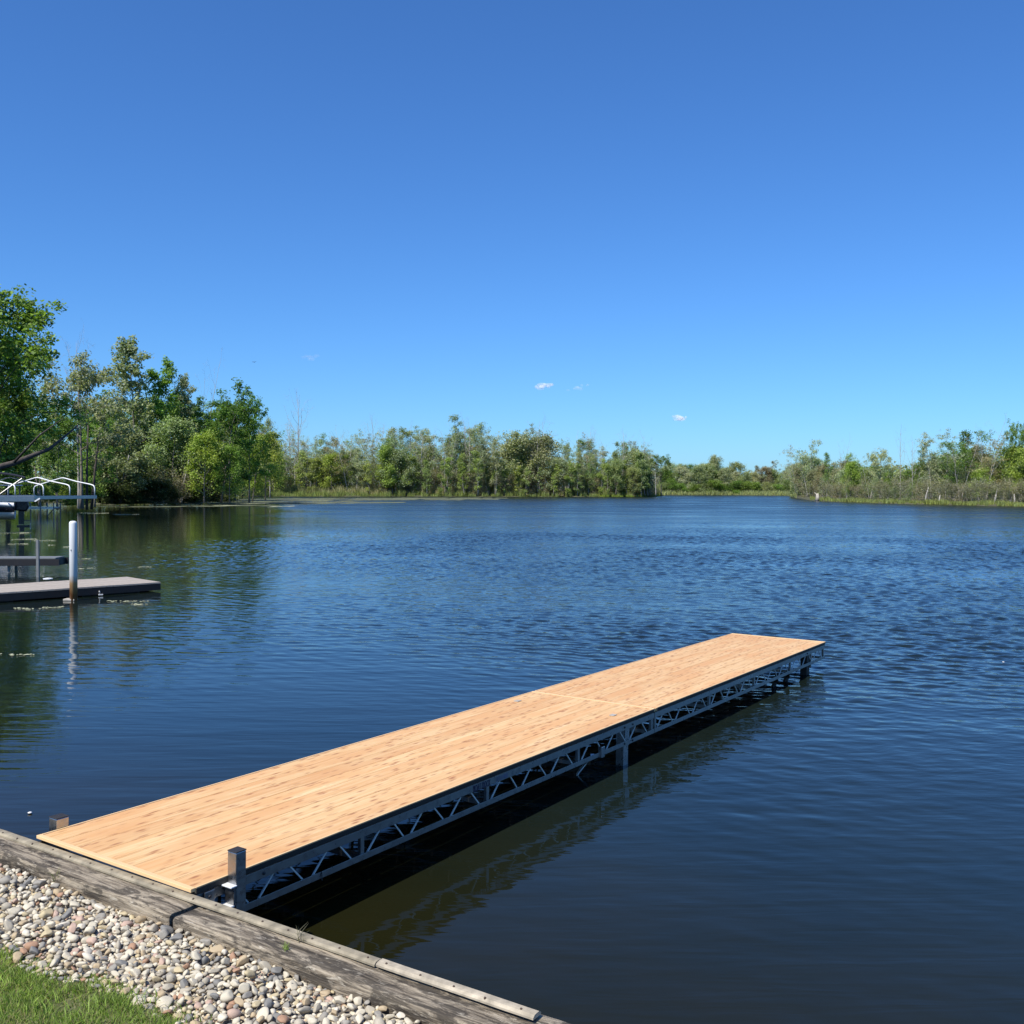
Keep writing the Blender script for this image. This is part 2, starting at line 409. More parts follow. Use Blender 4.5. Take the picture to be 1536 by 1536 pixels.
# ------------------------------------------------------------------ ground: banks round the lake and the near yard, one sheet
shore_px = [(-60, 128), (0, 128), (150, 127), (300, 136), (318, 150), (330, 190), (342, 216), (400, 226), (600, 236), (950, 238), (980, 246), (992, 262),
            (1000, 300), (1100, 304), (1180, 286), (1196, 215), (1215, 180), (1232, 172), (1260, 160), (1350, 143), (1450, 131), (1536, 122), (1620, 116)]
sh_az = []; sh_r = []
for az, r in ((-56.6, 400), (-54, 150), (-48, 120), (-40, 128), (-33, 138)): sh_az.append(az); sh_r.append(r)
for px, dep in shore_px:
    a = math.atan((px - 768) / FOC); sh_az.append(math.degrees(a)); sh_r.append(dep / math.cos(a))
for az, r in ((35, 112), (48, 105), (62, 115), (80, 150), (100, 200), (122.6, 500)): sh_az.append(az); sh_r.append(r)
def rshore(az): return float(np.interp(az, sh_az, sh_r))
offs = [(-3, -1.4), (0, -0.02), (0.6, 0.12), (3, 0.25), (10, 0.4), (40, 0.8), (140, 2.0), (500, 3.5), (2500, 6.0)]
azs = sorted(set([round(x, 3) for x in np.arange(-56.6, 122.6, 0.5)] + [round(a, 3) for a in sh_az] + [122.6]))
gb = MB()
for az in azs:
    r0 = rshore(az) + 1.2 * math.sin(az * 9.1) + 0.8 * math.sin(az * 23.7)
    for o_, z in offs:
        r = r0 + o_; gb.v.append((r * math.sin(R(az)), r * math.cos(R(az)), z + (0.0 if o_ < 2 else 0.1 * math.sin(az * 5 + o_))))
k = len(offs)
for i in range(len(azs) - 1):
    for j in range(k - 1):
        a = i * k + j; gb.f.append((a, a + k, a + k + 1, a + 1))
n0 = len(gb.v)
GZ = ZT - 0.085                             # yard level under gravel and turf
for s, o_ in ((-3500, -0.30), (3500, -0.30), (3500, -5000), (-3500, -5000)):
    gb.v.append(tuple(wall(s, o_, GZ)))
gb.f.append((n0, n0 + 3, n0 + 2, n0 + 1))
tag(gb.build('ground', M['bankm']), kind='structure', label='low marshy banks and yard around the lake')

# ------------------------------------------------------------------ seawall timbers, lower course and nailed strips
gapA = at(307, 1355, ZT); gapB = at(250, 1370, ZT)
sg = ((gapA + gapB) / 2 - wall(0, 0)).dot(wd)
ymid = (at(250, 1370, ZT) - wall(0, 0)).dot(wm)
TW = min(0.23, max(0.16, 0.034 - ymid)) if False else 0.172 + 0.034     # visible timber width measured from the strip's lake edge
def timber(s0, s1, seed, name='seawall_timber', z1=ZT, h=0.15, wdt=None, off=0.034):
    """one weathered beam with an uneven, slightly rounded surface, local x along it"""
    wdt = wdt or TW
    L = s1 - s0; nx = max(8, int(L / 0.05)); prof = []
    hw = wdt / 2; r = 0.012
    for (y, z) in ((-hw, -h), (-hw, -h*.66), (-hw, -h*.33), (-hw, -r), (-hw+r*.35, -r*.35), (-hw+r, 0), (-hw*.5, 0), (0, 0), (hw*.5, 0), (hw-r, 0), (hw, -r), (hw, -h*.5), (hw, -h)):
        prof.append((y, z))
    rg = random.Random(seed); k = len(prof); b = MB()
    ph = [rg.uniform(0, 6) for _ in range(8)]
    for i in range(nx + 1):
        x = -L/2 + L * i / nx
        ef = 0.0
        if i in (0, nx): ef = 0.012
        for j, (y, z) in enumerate(prof):
            e = 0.0025 * math.sin(x*3.1 + ph[0]) + 0.002 * math.sin(x*11 + ph[1] + j) + rg.uniform(-.0014, .0014)
            b.v.append((x, y * (1 - ef) + 0.0022 * math.sin(x*7 + ph[2] + j*.6) + rg.uniform(-.001, .001), z + e - ef*.4))
    for i in range(nx):
        for j in range(k):
            a = i*k + j; c_ = i*k + (j+1) % k
            b.f.append((a, a + k, c_ + k, c_))
    b.f.append(tuple(range(k))); b.f.append(tuple(nx*k + j for j in range(k))[::-1])
    o = b.build(name, M['timber'])
    for p in o.data.polygons: p.use_smooth = len(p.vertices) == 4
    c = wall((s0 + s1) / 2, off - wdt / 2, z1)
    o.matrix_world = Matrix(((wd.x, wm.x, 0, c.x), (wd.y, wm.y, 0, c.y), (0, 0, 1, c.z), (0, 0, 0, 1)))
    return o
gp = 0.015
def nails(o, n, s0, s1, z):
    pass
t1 = timber(sg - 2.42, sg - gp, 3)
tag(t1, 'weathered grey seawall timber lying left of the gap, along the foot of the new deck', 'timber', 'seawall timbers')
t2 = timber(sg + gp, sg + 2.43, 5, z1=ZT - 0.006, off=0.030)
tag(t2, 'weathered seawall timber right of the gap, running off the bottom of the picture', 'timber', 'seawall timbers')
t0 = timber(sg - 4.86, sg - 2.42 - 2*gp, 8); tag(t0, 'seawall timber beyond the left edge of the picture', 'timber', 'seawall timbers')
t3 = timber(sg + 2.45, sg + 4.9, 9, z1=ZT - 0.01); tag(t3, 'seawall timber beyond the bottom edge of the picture', 'timber', 'seawall timbers')
t4 = timber(sg - 7.3, sg - 4.88, 10); tag(t4, 'farthest left seawall timber beyond the picture', 'timber', 'seawall timbers')
lw = timber(sg - 7.3, sg + 4.9, 21, 'seawall', z1=ZT - 0.153, h=0.9, wdt=TW * .9, off=-0.006)
tag(lw, 'dark timber face of the seawall below the top beams, down to the water', 'seawall')
# nails in timbers
def nail_head(parent, x, y, z):
    o = MB().lathe([(0.0045, -0.004), (0.0045, 0.002), (0.003, 0.0035)], (x, y, z), 8).build('nail', M['nail'], parent, True); return o
for x in (1.19, 0.80): nail_head(t1, x - 0.03, 0.03, 0.0025)
for x in (-1.17, -0.75, 0.1): nail_head(t2, x, 0.03, 0.0025)

sj = (at(575, 1435, ZS) - wall(0, 0)).dot(wd); se = (at(812, 1513, ZS) - wall(0, 0)).dot(wd)
def strip(s0, s1, mat, label, zt, tilt=0.0):
    L = s1 - s0; b = MB(); wx = 0.052; h = 0.016
    nseg = max(4, int(L / 0.12)); prof = [(-wx/2, -h), (-wx/2, -0.008), (-wx/2+0.010, -0.001), (-wx/2+0.022, 0), (wx/2-0.012, 0), (wx/2, -0.008), (wx/2, -h)]
    rg = random.Random(int(s0 * 100)); k = len(prof)
    for i in range(nseg + 1):
        x = -L/2 + L*i/nseg
        for y, z in prof: b.v.append((x, y + 0.0015*math.sin(x*4), z + rg.uniform(-.0006, .0006)))
    for i in range(nseg):
        for j in range(k):
            a = i*k+j; c_ = i*k+(j+1) % k; b.f.append((a, a+k, c_+k, c_))
    b.f.append(tuple(range(k))); b.f.append(tuple(nseg*k+j for j in range(k))[::-1])
    o = b.build('nailed_strip', mat)
    c = wall((s0+s1)/2, -wx/2, zt - 0.004)
    a = wd; o.matrix_world = Matrix(((wd.x, wm.x, 0, c.x), (wd.y, wm.y, 0, c.y), (0, 0, 1, c.z), (0, 0, 0, 1)))
    x = -L/2 + 0.04
    while x < L/2 - 0.02:
        nail_head(o, x, -0.012 + rg.uniform(-.006, .006), 0.0); x += 0.152 + rg.uniform(-.015, .015)
    return tag(o, label, 'wood strip', 'strips nailed along the seawall edge')
strip(-3.0, sj - 0.003, M['strip'], 'long greyish wooden strip nailed along the seawall in front of the deck', ZS - 0.001)
strip(sj + 0.004, se, M['strip2'], 'paler wooden strip at the bottom of the picture ending in a cut end', ZS + 0.002)

# ------------------------------------------------------------------ the new dock
dock = empty('dock', DA); Lm = -nn
zz = dd.cross(Lm).normalized()
dock.matrix_world = Matrix(((dd.x, Lm.x, zz.x, DA.x), (dd.y, Lm.y, zz.y, DA.y), (dd.z, Lm.z, zz.z, DA.z), (0, 0, 0, 1)))
tag(dock, 'new straight dock with wood-look boards on an aluminium truss frame, running out from the seawall', 'dock')
PW = (DW - 0.024) / 8
gapx = 0.0032
def plank_mesh(L):
    m = MB().box((0, 0, -0.0125), (L, PW - gapx, 0.025)).build('tmp', M['deck'], None); me = m.data; D.objects.remove(m)
    bm = bmesh.new(); bm.from_mesh(me)
    bmesh.ops.bevel(bm, geom=[e for e in bm.edges if abs(e.verts[0].co.x - e.verts[1].co.x) > 1], offset=0.0015, segments=1, affect='EDGES')
    bm.to_mesh(me); bm.free(); me.name = 'deck_board'
    return me
secs = [(0.045, DL1 - 0.030), (DL1 + 0.034, DL2 - 0.040)]
for (x0, x1) in secs:
    me = plank_mesh(x1 - x0 - 0.004)
    for i in range(8):
        o = link('deck_board', me, dock); o.location = ((x0 + x1) / 2, -0.012 - PW * (i + .5), 0)
# edge trims
def tr(x0, x1, y0, y1, z0, z1, mat, name, bev=0.002):
    return MB().box(((x0+x1)/2, (y0+y1)/2, (z0+z1)/2), (x1-x0, y1-y0, z1-z0)).build(name, mat, dock, bevel=bev)
tr(0.016, 0.043, -DW, 0, -0.014, 0.003, M['trim'], 'end_trim')
tr(DL1 - 0.0275, DL1 - 0.002, -DW, 0, -0.026, 0.003, M['trim'], 'end_trim')
tr(DL1 + 0.004, DL1 + 0.032, -DW, 0, -0.026, 0.0005, M['deck'], 'end_trim')
tr(DL2 - 0.038, DL2, -DW, 0, -0.026, 0.003, M['trim'], 'end_trim')
for (x0, x1) in secs:
    tr(x0, x1, -0.011, 0.0, -0.026, 0.002, M['trim'], 'side_trim', 0.001)
    tr(x0, x1, -DW, -DW + 0.011, -0.026, 0.002, M['trim'], 'side_trim', 0.001)
    tr(x0, x1, -DW - 0.004, -DW - 0.0005, -0.028, -0.003, M['rubber_and_shade'], 'edge_shade_strip', 0)  # black strip over the board edge, painted for the shade on this side
# trusses
def sec_truss(xa, xb, verts):
    for yo, sgn in ((-0.012, 1), (-DW + 0.012, -1)):
        # painted shade strip under the deck edge, top chord angle and bottom chord channel
        tr(xa, xb, min(yo, yo - sgn*0.02), max(yo, yo - sgn*0.02), -0.036, -0.0275, M['rubber_and_shade'], 'edge_shade_strip', 0)
        y_out = yo + sgn*0.006
        tr(xa, xb, min(y_out, y_out - sgn*0.006), max(y_out, y_out - sgn*0.006), -0.082, -0.0375, M['alu'], 'top_chord', 0.001)
        tr(xa, xb, min(y_out - sgn*0.0062, y_out - sgn*0.05), max(y_out - sgn*0.0062, y_out - sgn*0.05), -0.0435, -0.0375, M['alu'], 'chord_flange', 0)
        tr(xa, xb, min(y_out, y_out - sgn*0.006), max(y_out, y_out - sgn*0.006), -0.208, -0.174, M['alu'], 'bottom_chord', 0.001)
        tr(xa, xb, min(y_out - sgn*0.0062, y_out - sgn*0.04), max(y_out - sgn*0.0062, y_out - sgn*0.04), -0.2075, -0.2035, M['alu'], 'chord_flange', 0)
        for v in verts:
            tr(v - 0.014, v + 0.014, min(y_out - sgn*0.008, y_out - sgn*0.03), max(y_out - sgn*0.008, y_out - sgn*0.03), -0.205, -0.045, M['alu'], 'upright', 0.001)
        vs = sorted(verts)
        for a, b in zip(vs[:-1], vs[1:]):
            L = b - a
            for (p, z0, q, z1) in ((.03, 0, .13, 1), (.22, 1, .305, 0), (.345, 0, .445, 1), (.525, 1, .62, 0), (.665, 0, .77, 1), (.84, 1, .935, 0)):
                za = -0.075 if z0 else -0.19; zb = -0.075 if z1 else -0.19
                y = y_out - sgn*0.014
                MB().bar((a + p*L, y, za), (a + q*L, y, zb), 0.0075, 0.0075, (0, 1, 0)).build('diagonal_rod', M['rod'], dock)
    for v in verts:
        MB().box((v, -DW/2, -0.075), (0.04, DW - 0.10, 0.05)).build('cross_member', M['alu'], dock)
        MB().box((v, -DW/2, -0.195), (0.035, DW - 0.10, 0.03)).build('cross_member', M['alu'], dock)
sec_truss(0.004, DL1 - 0.004, [0.03, 1.161, 2.342, 3.508, 4.735])
sec_truss(DL1 + 0.006, DL2 - 0.004, [4.80, 5.975, 7.165, 8.322, 9.58])
# end plates
MB().box((DL2 - 0.003, -DW/2, -0.062), (0.006, DW - 0.02, 0.05)).build('end_plate', M['alu'], dock)
MB().box((0.001, -DW/2, -0.062), (0.006, DW - 0.02, 0.05)).build('end_plate', M['alu'], dock)
# legs
def leg(x, side, ztop, wdt=0.078, zb=-1.5, name='leg', mat='galv'):
    y = (-DW - wdt/2 - 0.004) if side < 0 else (wdt/2 + 0.004)
    y = y if name == 'post' else (-DW + wdt/2 + 0.05 if side < 0 else -wdt/2 - 0.05)
    b = MB(); h = ztop - zb; t = 0.005
    o = b.box((x, y, (ztop+zb)/2), (wdt, wdt, h)).build(name, M[mat], dock, bevel=0.004)
    return o, y
o, y = leg(0.249, -1, 0.118, 0.060, name='post')
MB().box((0.249, y, 0.1205), (0.062, 0.062, 0.005)).build('cap', M['rubber_and_shade'], o, bevel=0.0015)
# clamp bracket on its landward face and the perforated hinge plate
MB().box((0.249 - 0.038, y, -0.075), (0.012, 0.062, 0.085)).build('bracket', M['galv'], o, bevel=0.003)
MB().box((0.249 - 0.045, y, -0.032), (0.036, 0.070, 0.007)).build('bracket_lip', M['white'], o, bevel=0.002)
MB().box((0.249 - 0.061, y + 0.01, -0.125), (0.055, 0.075, 0.012)).build('bracket_foot', M['white'], o, bevel=0.004)
hp = MB().box((0.115, -DW - 0.004, -0.10), (0.055, 0.008, 0.13)).build('hinge_plate', M['alu'], dock, bevel=0.002)
for z in (-0.06, -0.09):
    MB().lathe([(0.008, -0.002), (0.008, 0.003)], (0, 0, 0), 10).build('bolt_hole', M['bolt'], hp, True).matrix_local = Matrix.Translation((0.115, -DW - 0.009, z)) @ Matrix.Rotation(R(90), 4, 'X')
o, y = leg(0.165, 1, 0.052, 0.070, name='post')
MB().box((0.165, y, 0.0545), (0.072, 0.072, 0.005)).build('cap', M['rubber_and_shade'], o, bevel=0.0015)
for sd_ in (-1, 1):
    # mid legs flush behind the truss face and deck pockets above them
    x = 4.291
    yy = -DW + 0.012 + 0.001 if sd_ < 0 else -0.012 - 0.001
    s_ = 1 if sd_ < 0 else -1
    lg = MB().box((x, yy + s_*0.050, -0.77), (0.078, 0.070, 1.38)).build('leg', M['galv'], dock, bevel=0.003)
    MB().box((x, yy + s_*0.0085, -0.13), (0.075, 0.004, 0.18)).build('leg_plate', M['galv'], lg)
    px_ = MB().box((x + 0.02, -DW + 0.16 if sd_ < 0 else -0.13, 0.0035), (0.060, 0.045, 0.006)).build('leg_cap_plate', M['dull'], dock, bevel=0.002)
    lg = MB().box((8.998, yy + s_*0.052, -0.85), (0.105, 0.080, 1.55)).build('leg', M['rubber_and_shade'], dock, bevel=0.003)
    MB().box((8.998 + 0.075, yy + s_*0.01, -0.14), (0.03, 0.02, 0.22)).build('leg_plate', M['alu'], lg)
for (x, z) in ((4.22, -0.06), (4.36, -0.06), (4.22, -0.19), (4.36, -0.19), (0.45, -0.06), (8.9, -0.06)):
    bo = MB().lathe([(0.008, -0.003), (0.008, 0.004), (0.005, 0.007)], (0, 0, 0), 8).build('bolt', M['bolt'], dock, True)
    bo.matrix_local = Matrix.Translation((x, -DW + 0.005, z)) @ Matrix.Rotation(R(90), 4, 'X')
# angled braces reaching down under the frame and the bracket blocks above them
MB().bar((3.78, -DW + 0.05, -0.20), (3.98, -DW + 0.16, -0.30), 0.03, 0.03).build('brace', M['alu'], dock)
MB().box((3.84, -DW + 0.004, -0.175), (0.05, 0.03, 0.085)).build('brace_clamp', M['galv'], dock, bevel=0.004)
MB().tube([(3.90, -DW + 0.16, -0.28), (3.82, -DW + 0.2, -0.37), (3.80, -DW + .2, -0.45)], 0.011, 6).build('hose', M['alu'], dock, True)
for x in (7.95, 8.35):
    MB().bar((x, -DW + 0.05, -0.19), (x + 0.14, -DW + 0.10, -0.29), 0.035, 0.035).build('brace', M['rubber_and_shade'], dock)
    MB().bar((x + 0.12, -DW + 0.10, -0.27), (x + 0.06, -DW + 0.14, -0.42), 0.035, 0.035).build('brace', M['rubber_and_shade'], dock)
# zip tie
MB().tube([(0.84, -DW + 0.004, -0.172), (0.84, -DW - 0.002, -0.215), (0.845, -DW + 0.03, -0.21)], 0.0025, 5).build('cable_tie', M['bolt'], dock)
# maker's sticker lettering on the top chord
def text(body, size, loc, mat, name):
    cu = D.curves.new(name, 'FONT'); cu.body = body; cu.size = size; cu.extrude = 0.0004; cu.align_x = 'LEFT'
    to = D.objects.new(name, cu); C.objects.link(to)
    dg = bpy.context.evaluated_depsgraph_get(); me = D.meshes.new_from_object(to.evaluated_get(dg)); D.objects.remove(to); me.name = name
    me.materials.clear(); me.materials.append(mat)
    o = link(name, me, dock)
    o.matrix_local = Matrix.Translation(loc) @ Matrix.Rotation(R(90), 4, 'X')
    return o
yf = -DW + 0.0045
text('BOAT DOCK', 0.058, (2.17, yf, -0.083), M['navy'], 'sticker_lettering').scale = (0.55, 1, 1)
text('LIFTS & PIERS', 0.040, (2.42, yf, -0.075), M['lilac'], 'sticker_lettering').scale = (0.6, 1, 1)

# ------------------------------------------------------------------ gravel strip
GR_T = ZT - 0.075                            # gravel bed
inner = -TW + 0.034 - 0.006
# lawn edge relative to the wall: distance landward from the strip's lake edge
def to_wall(p): q = p - wall(0, 0); return q.dot(wd), q.dot(wm)
ge = [to_wall(at(x, y, GR_T + .03)) for x, y in ((0, 1418), (30, 1428), (60, 1443), (100, 1458), (150, 1462), (200, 1482), (250, 1502), (290, 1522), (318, 1536))]
gs = [g[0] for g in ge]; go = [g[1] for g in ge]
def lawn_edge(s):
    if s < gs[0]: return go[0] + (s - gs[0]) * 0.02 + 0.02*math.sin(s*7)
    if s > gs[-1]: return go[-1] - min(0.5, (s - gs[-1]) * 0.10) + 0.02*math.sin(s*7)
    return float(np.interp(s, gs, go)) + 0.008 * math.sin(s * 40)
S0, S1 = -1.3, 3.9
bed = MB(); N = 90
for i in range(N + 1):
    s = S0 + (S1 - S0) * i / N
    e = lawn_edge(s)
    bed.v.append(tuple(wall(s, inner + 0.05, GR_T - 0.03))); bed.v.append(tuple(wall(s, inner, GR_T))); bed.v.append(tuple(wall(s, (inner + e)/2, GR_T + .006)))
    bed.v.append(tuple(wall(s, e - 0.10, GR_T + 0.004)))
for i in range(N):
    for j in range(3):
        a = i*4 + j; bed.f.append((a, a+1, a+5, a+4))
gravel = bed.build('gravel_bed', M['soil']); tag(gravel, 'bed of pale river pebbles between the seawall and the lawn', kind='structure')
# pebble shapes
def ico(sub):
    bm = bmesh.new(); bmesh.ops.create_icosphere(bm, subdivisions=sub, radius=1.0)
    V = np.array([v.co[:] for v in bm.verts]); F = np.array([[v.index for v in f.verts] for f in bm.faces]); bm.free(); return V, F
def pebshape(V, rg):
    P = V.copy()
    for _ in range(8):                      # chop flats to make it angular-rounded
        n = rg.normal(size=3); n /= np.linalg.norm(n); dlim = rg.uniform(0.50, 0.88)
        dd_ = P @ n; ex = np.clip(dd_ - dlim, 0, None); P = P - np.outer(ex * 0.93, n)
    P *= np.array([1.0, rg.uniform(.62, .9), rg.uniform(.42, .7)])
    return P
V2, F2 = ico(3); V1, F1 = ico(2)
# dart throwing, largest first
cell = {}
def free(s, o_, r, f=0.80):
    ci, cj = int(math.floor(s/0.08)), int(math.floor(o_/0.08))
    for i in range(ci-1, ci+2):
        for j in range(cj-1, cj+2):
            for (a, b, c_) in cell.get((i, j), ()):
                if (a-s)**2 + (b-o_)**2 < ((c_ + r)*f)**2: return False
    return True
stones = []
for (rmin, rmax, tries) in ((0.023, 0.032, 260), (0.016, 0.023, 5000), (0.011, 0.016, 26000), (0.007, 0.011, 34000)):
    for _ in range(tries):
        s = rnd.uniform(S0, S1); lo = lawn_edge(s) - 0.06; o_ = rnd.uniform(lo, inner - 0.004)
        r = rnd.uniform(rmin, rmax)
        if o_ > inner - r*0.5: continue
        edge_d = o_ - lawn_edge(s)
        if edge_d < 0.03 and rnd.random() < 0.65: continue
        if free(s, o_, r):
            cell.setdefault((int(math.floor(s/0.08)), int(math.floor(o_/0.08))), []).append((s, o_, r)); stones.append((s, o_, r))
def stone_z(s, o_, r): return GR_T + 0.006 + r * 0.42 + 0.007*math.sin(s*5 + o_*9) + rnd.uniform(-0.004, 0.014)
def rotm(rg):
    q = Quaternion((rg.gauss(0, .22), rg.gauss(0, .22), 1), rg.uniform(0, 6.28)); return Quaternion((rg.uniform(-.35, .35) + 1, rg.uniform(-.22, .22), rg.uniform(-.22, .22), 0)).normalized() @ q
vis = []; rest = []
camv = Vector((0, 0, CAMZ))
for st in stones:
    p = wall(st[0], st[1], GR_T + .02) - camv; z = p.dot(fwd); x = 768 + FOC*p.dot(rt)/z; y = 768 - FOC*p.dot(up)/z
    (vis if (0 < x < 1536 and 0 < y < 1530) else rest).append((st[2]/p.length, st))
vis.sort(key=lambda t: -t[0])
big = [t[1] for t in vis[:300]]; small = [t[1] for t in vis[300:]] + [t[1] for t in rest]
pm = []
for i in range(18):
    P = pebshape(V2, nr); me = np_mesh('pebble', P, F2, M['stone'], True); pm.append(me)
for i, (s, o_, r) in enumerate(big):
    o = link('pebble', pm[i % 18], gravel); o.location = wall(s, o_, stone_z(s, o_, r)); q = rotm(rnd)
    o.rotation_mode = 'QUATERNION'; o.rotation_quaternion = q; o.scale = (r*1.12,)*3
protos = [pebshape(V1, nr) for _ in range(24)]
VV = []; FF = []; n0 = 0
def addst(s, o_, r, z, k=1.12):
    global n0
    q = rotm(rnd).to_matrix(); P = protos[rnd.randrange(24)] @ np.array(q).T * (r*k)
    c = wall(s, o_, z); VV.append(P + np.array(c)); FF.append(F1 + n0); n0 += len(P)
for (s, o_, r) in small: addst(s, o_, r, stone_z(s, o_, r))
# lower layer that shows between
for _ in range(5200):
    s = rnd.uniform(S0, S1); o_ = rnd.uniform(lawn_edge(s) - 0.05, inner + 0.0); addst(s, o_, rnd.uniform(.010, .017), GR_T + 0.002)
o = link('pebble_fill', np_mesh('pebble_fill', np.vstack(VV), np.vstack(FF), M['stone'], True), gravel); o['kind'] = 'stuff'

# dry leaf scraps and twigs caught between the stones
n = 420; ss = nr.uniform(-0.5, 2.6, n); P = []
for a in ss:
    lo = lawn_edge(float(a)); q = lo + (inner - lo)*nr.uniform(0, 1)**1.3; P.append(wall(float(a), q, GR_T + nr.uniform(.016, .034))[:])
P = np.array(P); an = nr.uniform(0, 6.28, n); L_ = np.where(nr.rand(n) < .3, nr.uniform(.02, .05, n), nr.uniform(.006, .016, n)); W_ = np.where(L_ > .018, .0016, L_*.5)
d1 = np.stack([np.cos(an), np.sin(an), nr.uniform(-.3, .3, n)], 1)*L_[:, None]*.5; d2 = np.stack([-np.sin(an), np.cos(an), nr.uniform(-.3, .3, n)], 1)*W_[:, None]*.5
V = np.stack([P - d1, P + d2 + [0, 0, .001], P + d1, P - d2 - [0, 0, .001]], 1).reshape(-1, 3)
o = link('leaf_litter', np_mesh('leaf_litter', V, np.arange(n*4).reshape(-1, 4), mat_plain('dry_leaf', (0.17, 0.10, 0.055), 0.9, 0, 0.4, 40))); tag(o, 'dry leaf scraps and twigs caught among the pebbles', 'leaf litter', kind='stuff')

# ------------------------------------------------------------------ lawn
lb = MB(); N = 90
for i in range(N + 1):
    s = S0 + (S1 - S0) * i / N; e = lawn_edge(s)
    for q, z in ((0.015, GR_T - 0.004), (-0.06, GR_T + 0.018), (-0.3, GR_T + 0.028), (-3.0, GR_T + 0.05)): lb.v.append(tuple(wall(s, e + q, z)))
for i in range(N):
    for j in range(3):
        a = i*4 + j; lb.f.append((a, a+1, a+5, a+4))
tag(lb.build('lawn', M['lawn']), kind='structure', label='mown lawn behind the pebbles')
def blades(name, base, hgt, wid, lean, mat, parent=None, seg=2, colr=(0.12, 0.22, 0.03), jitter=1.0):
    """base (n,3); tapered blades as triangles strips of quads+point, vectorised (2 quads collapsed)"""
    n = len(base); a = nr.uniform(0, 2*np.pi, n); la = nr.uniform(0, 2*np.pi, n)
    wv = np.stack([np.cos(a), np.sin(a), np.zeros(n)], 1) * (wid[:, None] / 2)
    ln = np.stack([np.cos(la), np.sin(la), np.zeros(n)], 1) * (lean * hgt)[:, None]
    upv = np.zeros((n, 3)); upv[:, 2] = hgt
    p0 = base; p1 = base + upv*0.55 + ln*0.3; p2 = base + upv*0.92 + ln
    V = np.stack([p0 - wv, p0 + wv, p1 - wv*.8, p1 + wv*.8, p2 - wv*.12, p2 + wv*.12], 1).reshape(-1, 3)
    i0 = np.arange(n)[:, None] * 6
    F = np.concatenate([i0 + np.array([[0, 1, 3, 2]]), i0 + np.array([[2, 3, 5, 4]])], 0)
    o = link(name, np_mesh(name, V, F, mat), parent); o.color = (*colr, 1); return o
def lawnpts(n, s0, s1, depth):
    s = nr.uniform(s0, s1, n); d_ = nr.uniform(0, 1, n)**1.1 * depth
    e = np.array([lawn_edge(x) for x in s]); o_ = e + 0.015 - d_ + nr.normal(0, .012, n)
    P = np.array([wall(float(a), float(b), 0)[:] for a, b in zip(s, o_)])
    P[:, 2] = GR_T + np.interp(d_, [0, .075, .3, 3], [0.0, 0.018, 0.028, .05]) - .003
    return P, d_
P, d_ = lawnpts(52000, -0.6, 2.3, 0.95)
tuft = 0.75 + 0.5*np.sin(P[:, 0]*19 + np.sin(P[:, 1]*23)) * np.sin(P[:, 1]*17)
H = nr.uniform(.018, .045, len(P)) * tuft * np.interp(d_, [0, .15], [.75, 1])
keep = nr.uniform(0, 1, len(P)) < np.interp(d_, [0, .12], [.45, 1])
o = blades('lawn_grass', P[keep], H[keep], nr.uniform(.0018, .0036, keep.sum()), nr.uniform(.2, 1.0, keep.sum()), M['grass'], colr=(0.23, 0.33, 0.06))
tag(o, 'short bright green lawn grass in the bottom left corner', 'grass', kind='stuff')
P, d_ = lawnpts(9000, -0.6, 2.3, 0.8)
o = blades('dry_grass', P, nr.uniform(.012, .035, len(P)), nr.uniform(.0015, .003, len(P)), nr.uniform(.6, 1.8, len(P)), M['grass'], colr=(0.30, 0.25, 0.11))
tag(o, 'straw-coloured dry blades scattered through the lawn edge', 'grass', kind='stuff')
P, d_ = lawnpts(26000, -1.3, 3.9, 2.6)
o = blades('yard_grass', P, nr.uniform(.02, .05, len(P)), nr.uniform(.003, .006, len(P)), nr.uniform(.2, 1.0, len(P)), M['grass'], colr=(0.23, 0.33, 0.06))
tag(o, 'wider lawn grass behind the first strip of turf', 'grass', kind='stuff')
# small weeds at the timbers
def weed(name, p, n, h, label, col):
    base = np.array([[p.x + rnd.gauss(0, .008), p.y + rnd.gauss(0, .008), p.z] for _ in range(n)])
    o = blades(name, base, nr.uniform(.5, 1, n)*h, nr.uniform(.002, .004, n), nr.uniform(.2, 1.0, n), M['grass'], colr=col)
    return tag(o, label, 'weed', 'weeds by the seawall timbers')
weed('grass_weed', at(84, 1322, GR_T + .03), 16, 0.085, 'small pale grass tuft growing against the face of the left timber', (0.32, 0.34, 0.16))
weed('grass_weed', at(429, 1424, ZT), 26, 0.030, 'tiny bright green weed growing on top of the right timber', (0.25, 0.36, 0.06))
weed('grass_weed', at(448, 1412, ZT), 10, 0.070, 'thin dry weed stalks standing beside the strip on the right timber', (0.16, 0.15, 0.09))
weed('grass_weed', at(404, 1440, GR_T + .02), 7, 0.085, 'thin straw stalks leaning on the front of the right timber', (0.32, 0.28, 0.17))
weed('grass_weed', at(636, 1518, ZT - .06), 14, 0.06, 'wispy weed on the right timber near the bottom edge of the picture', (0.2, 0.2, 0.1))

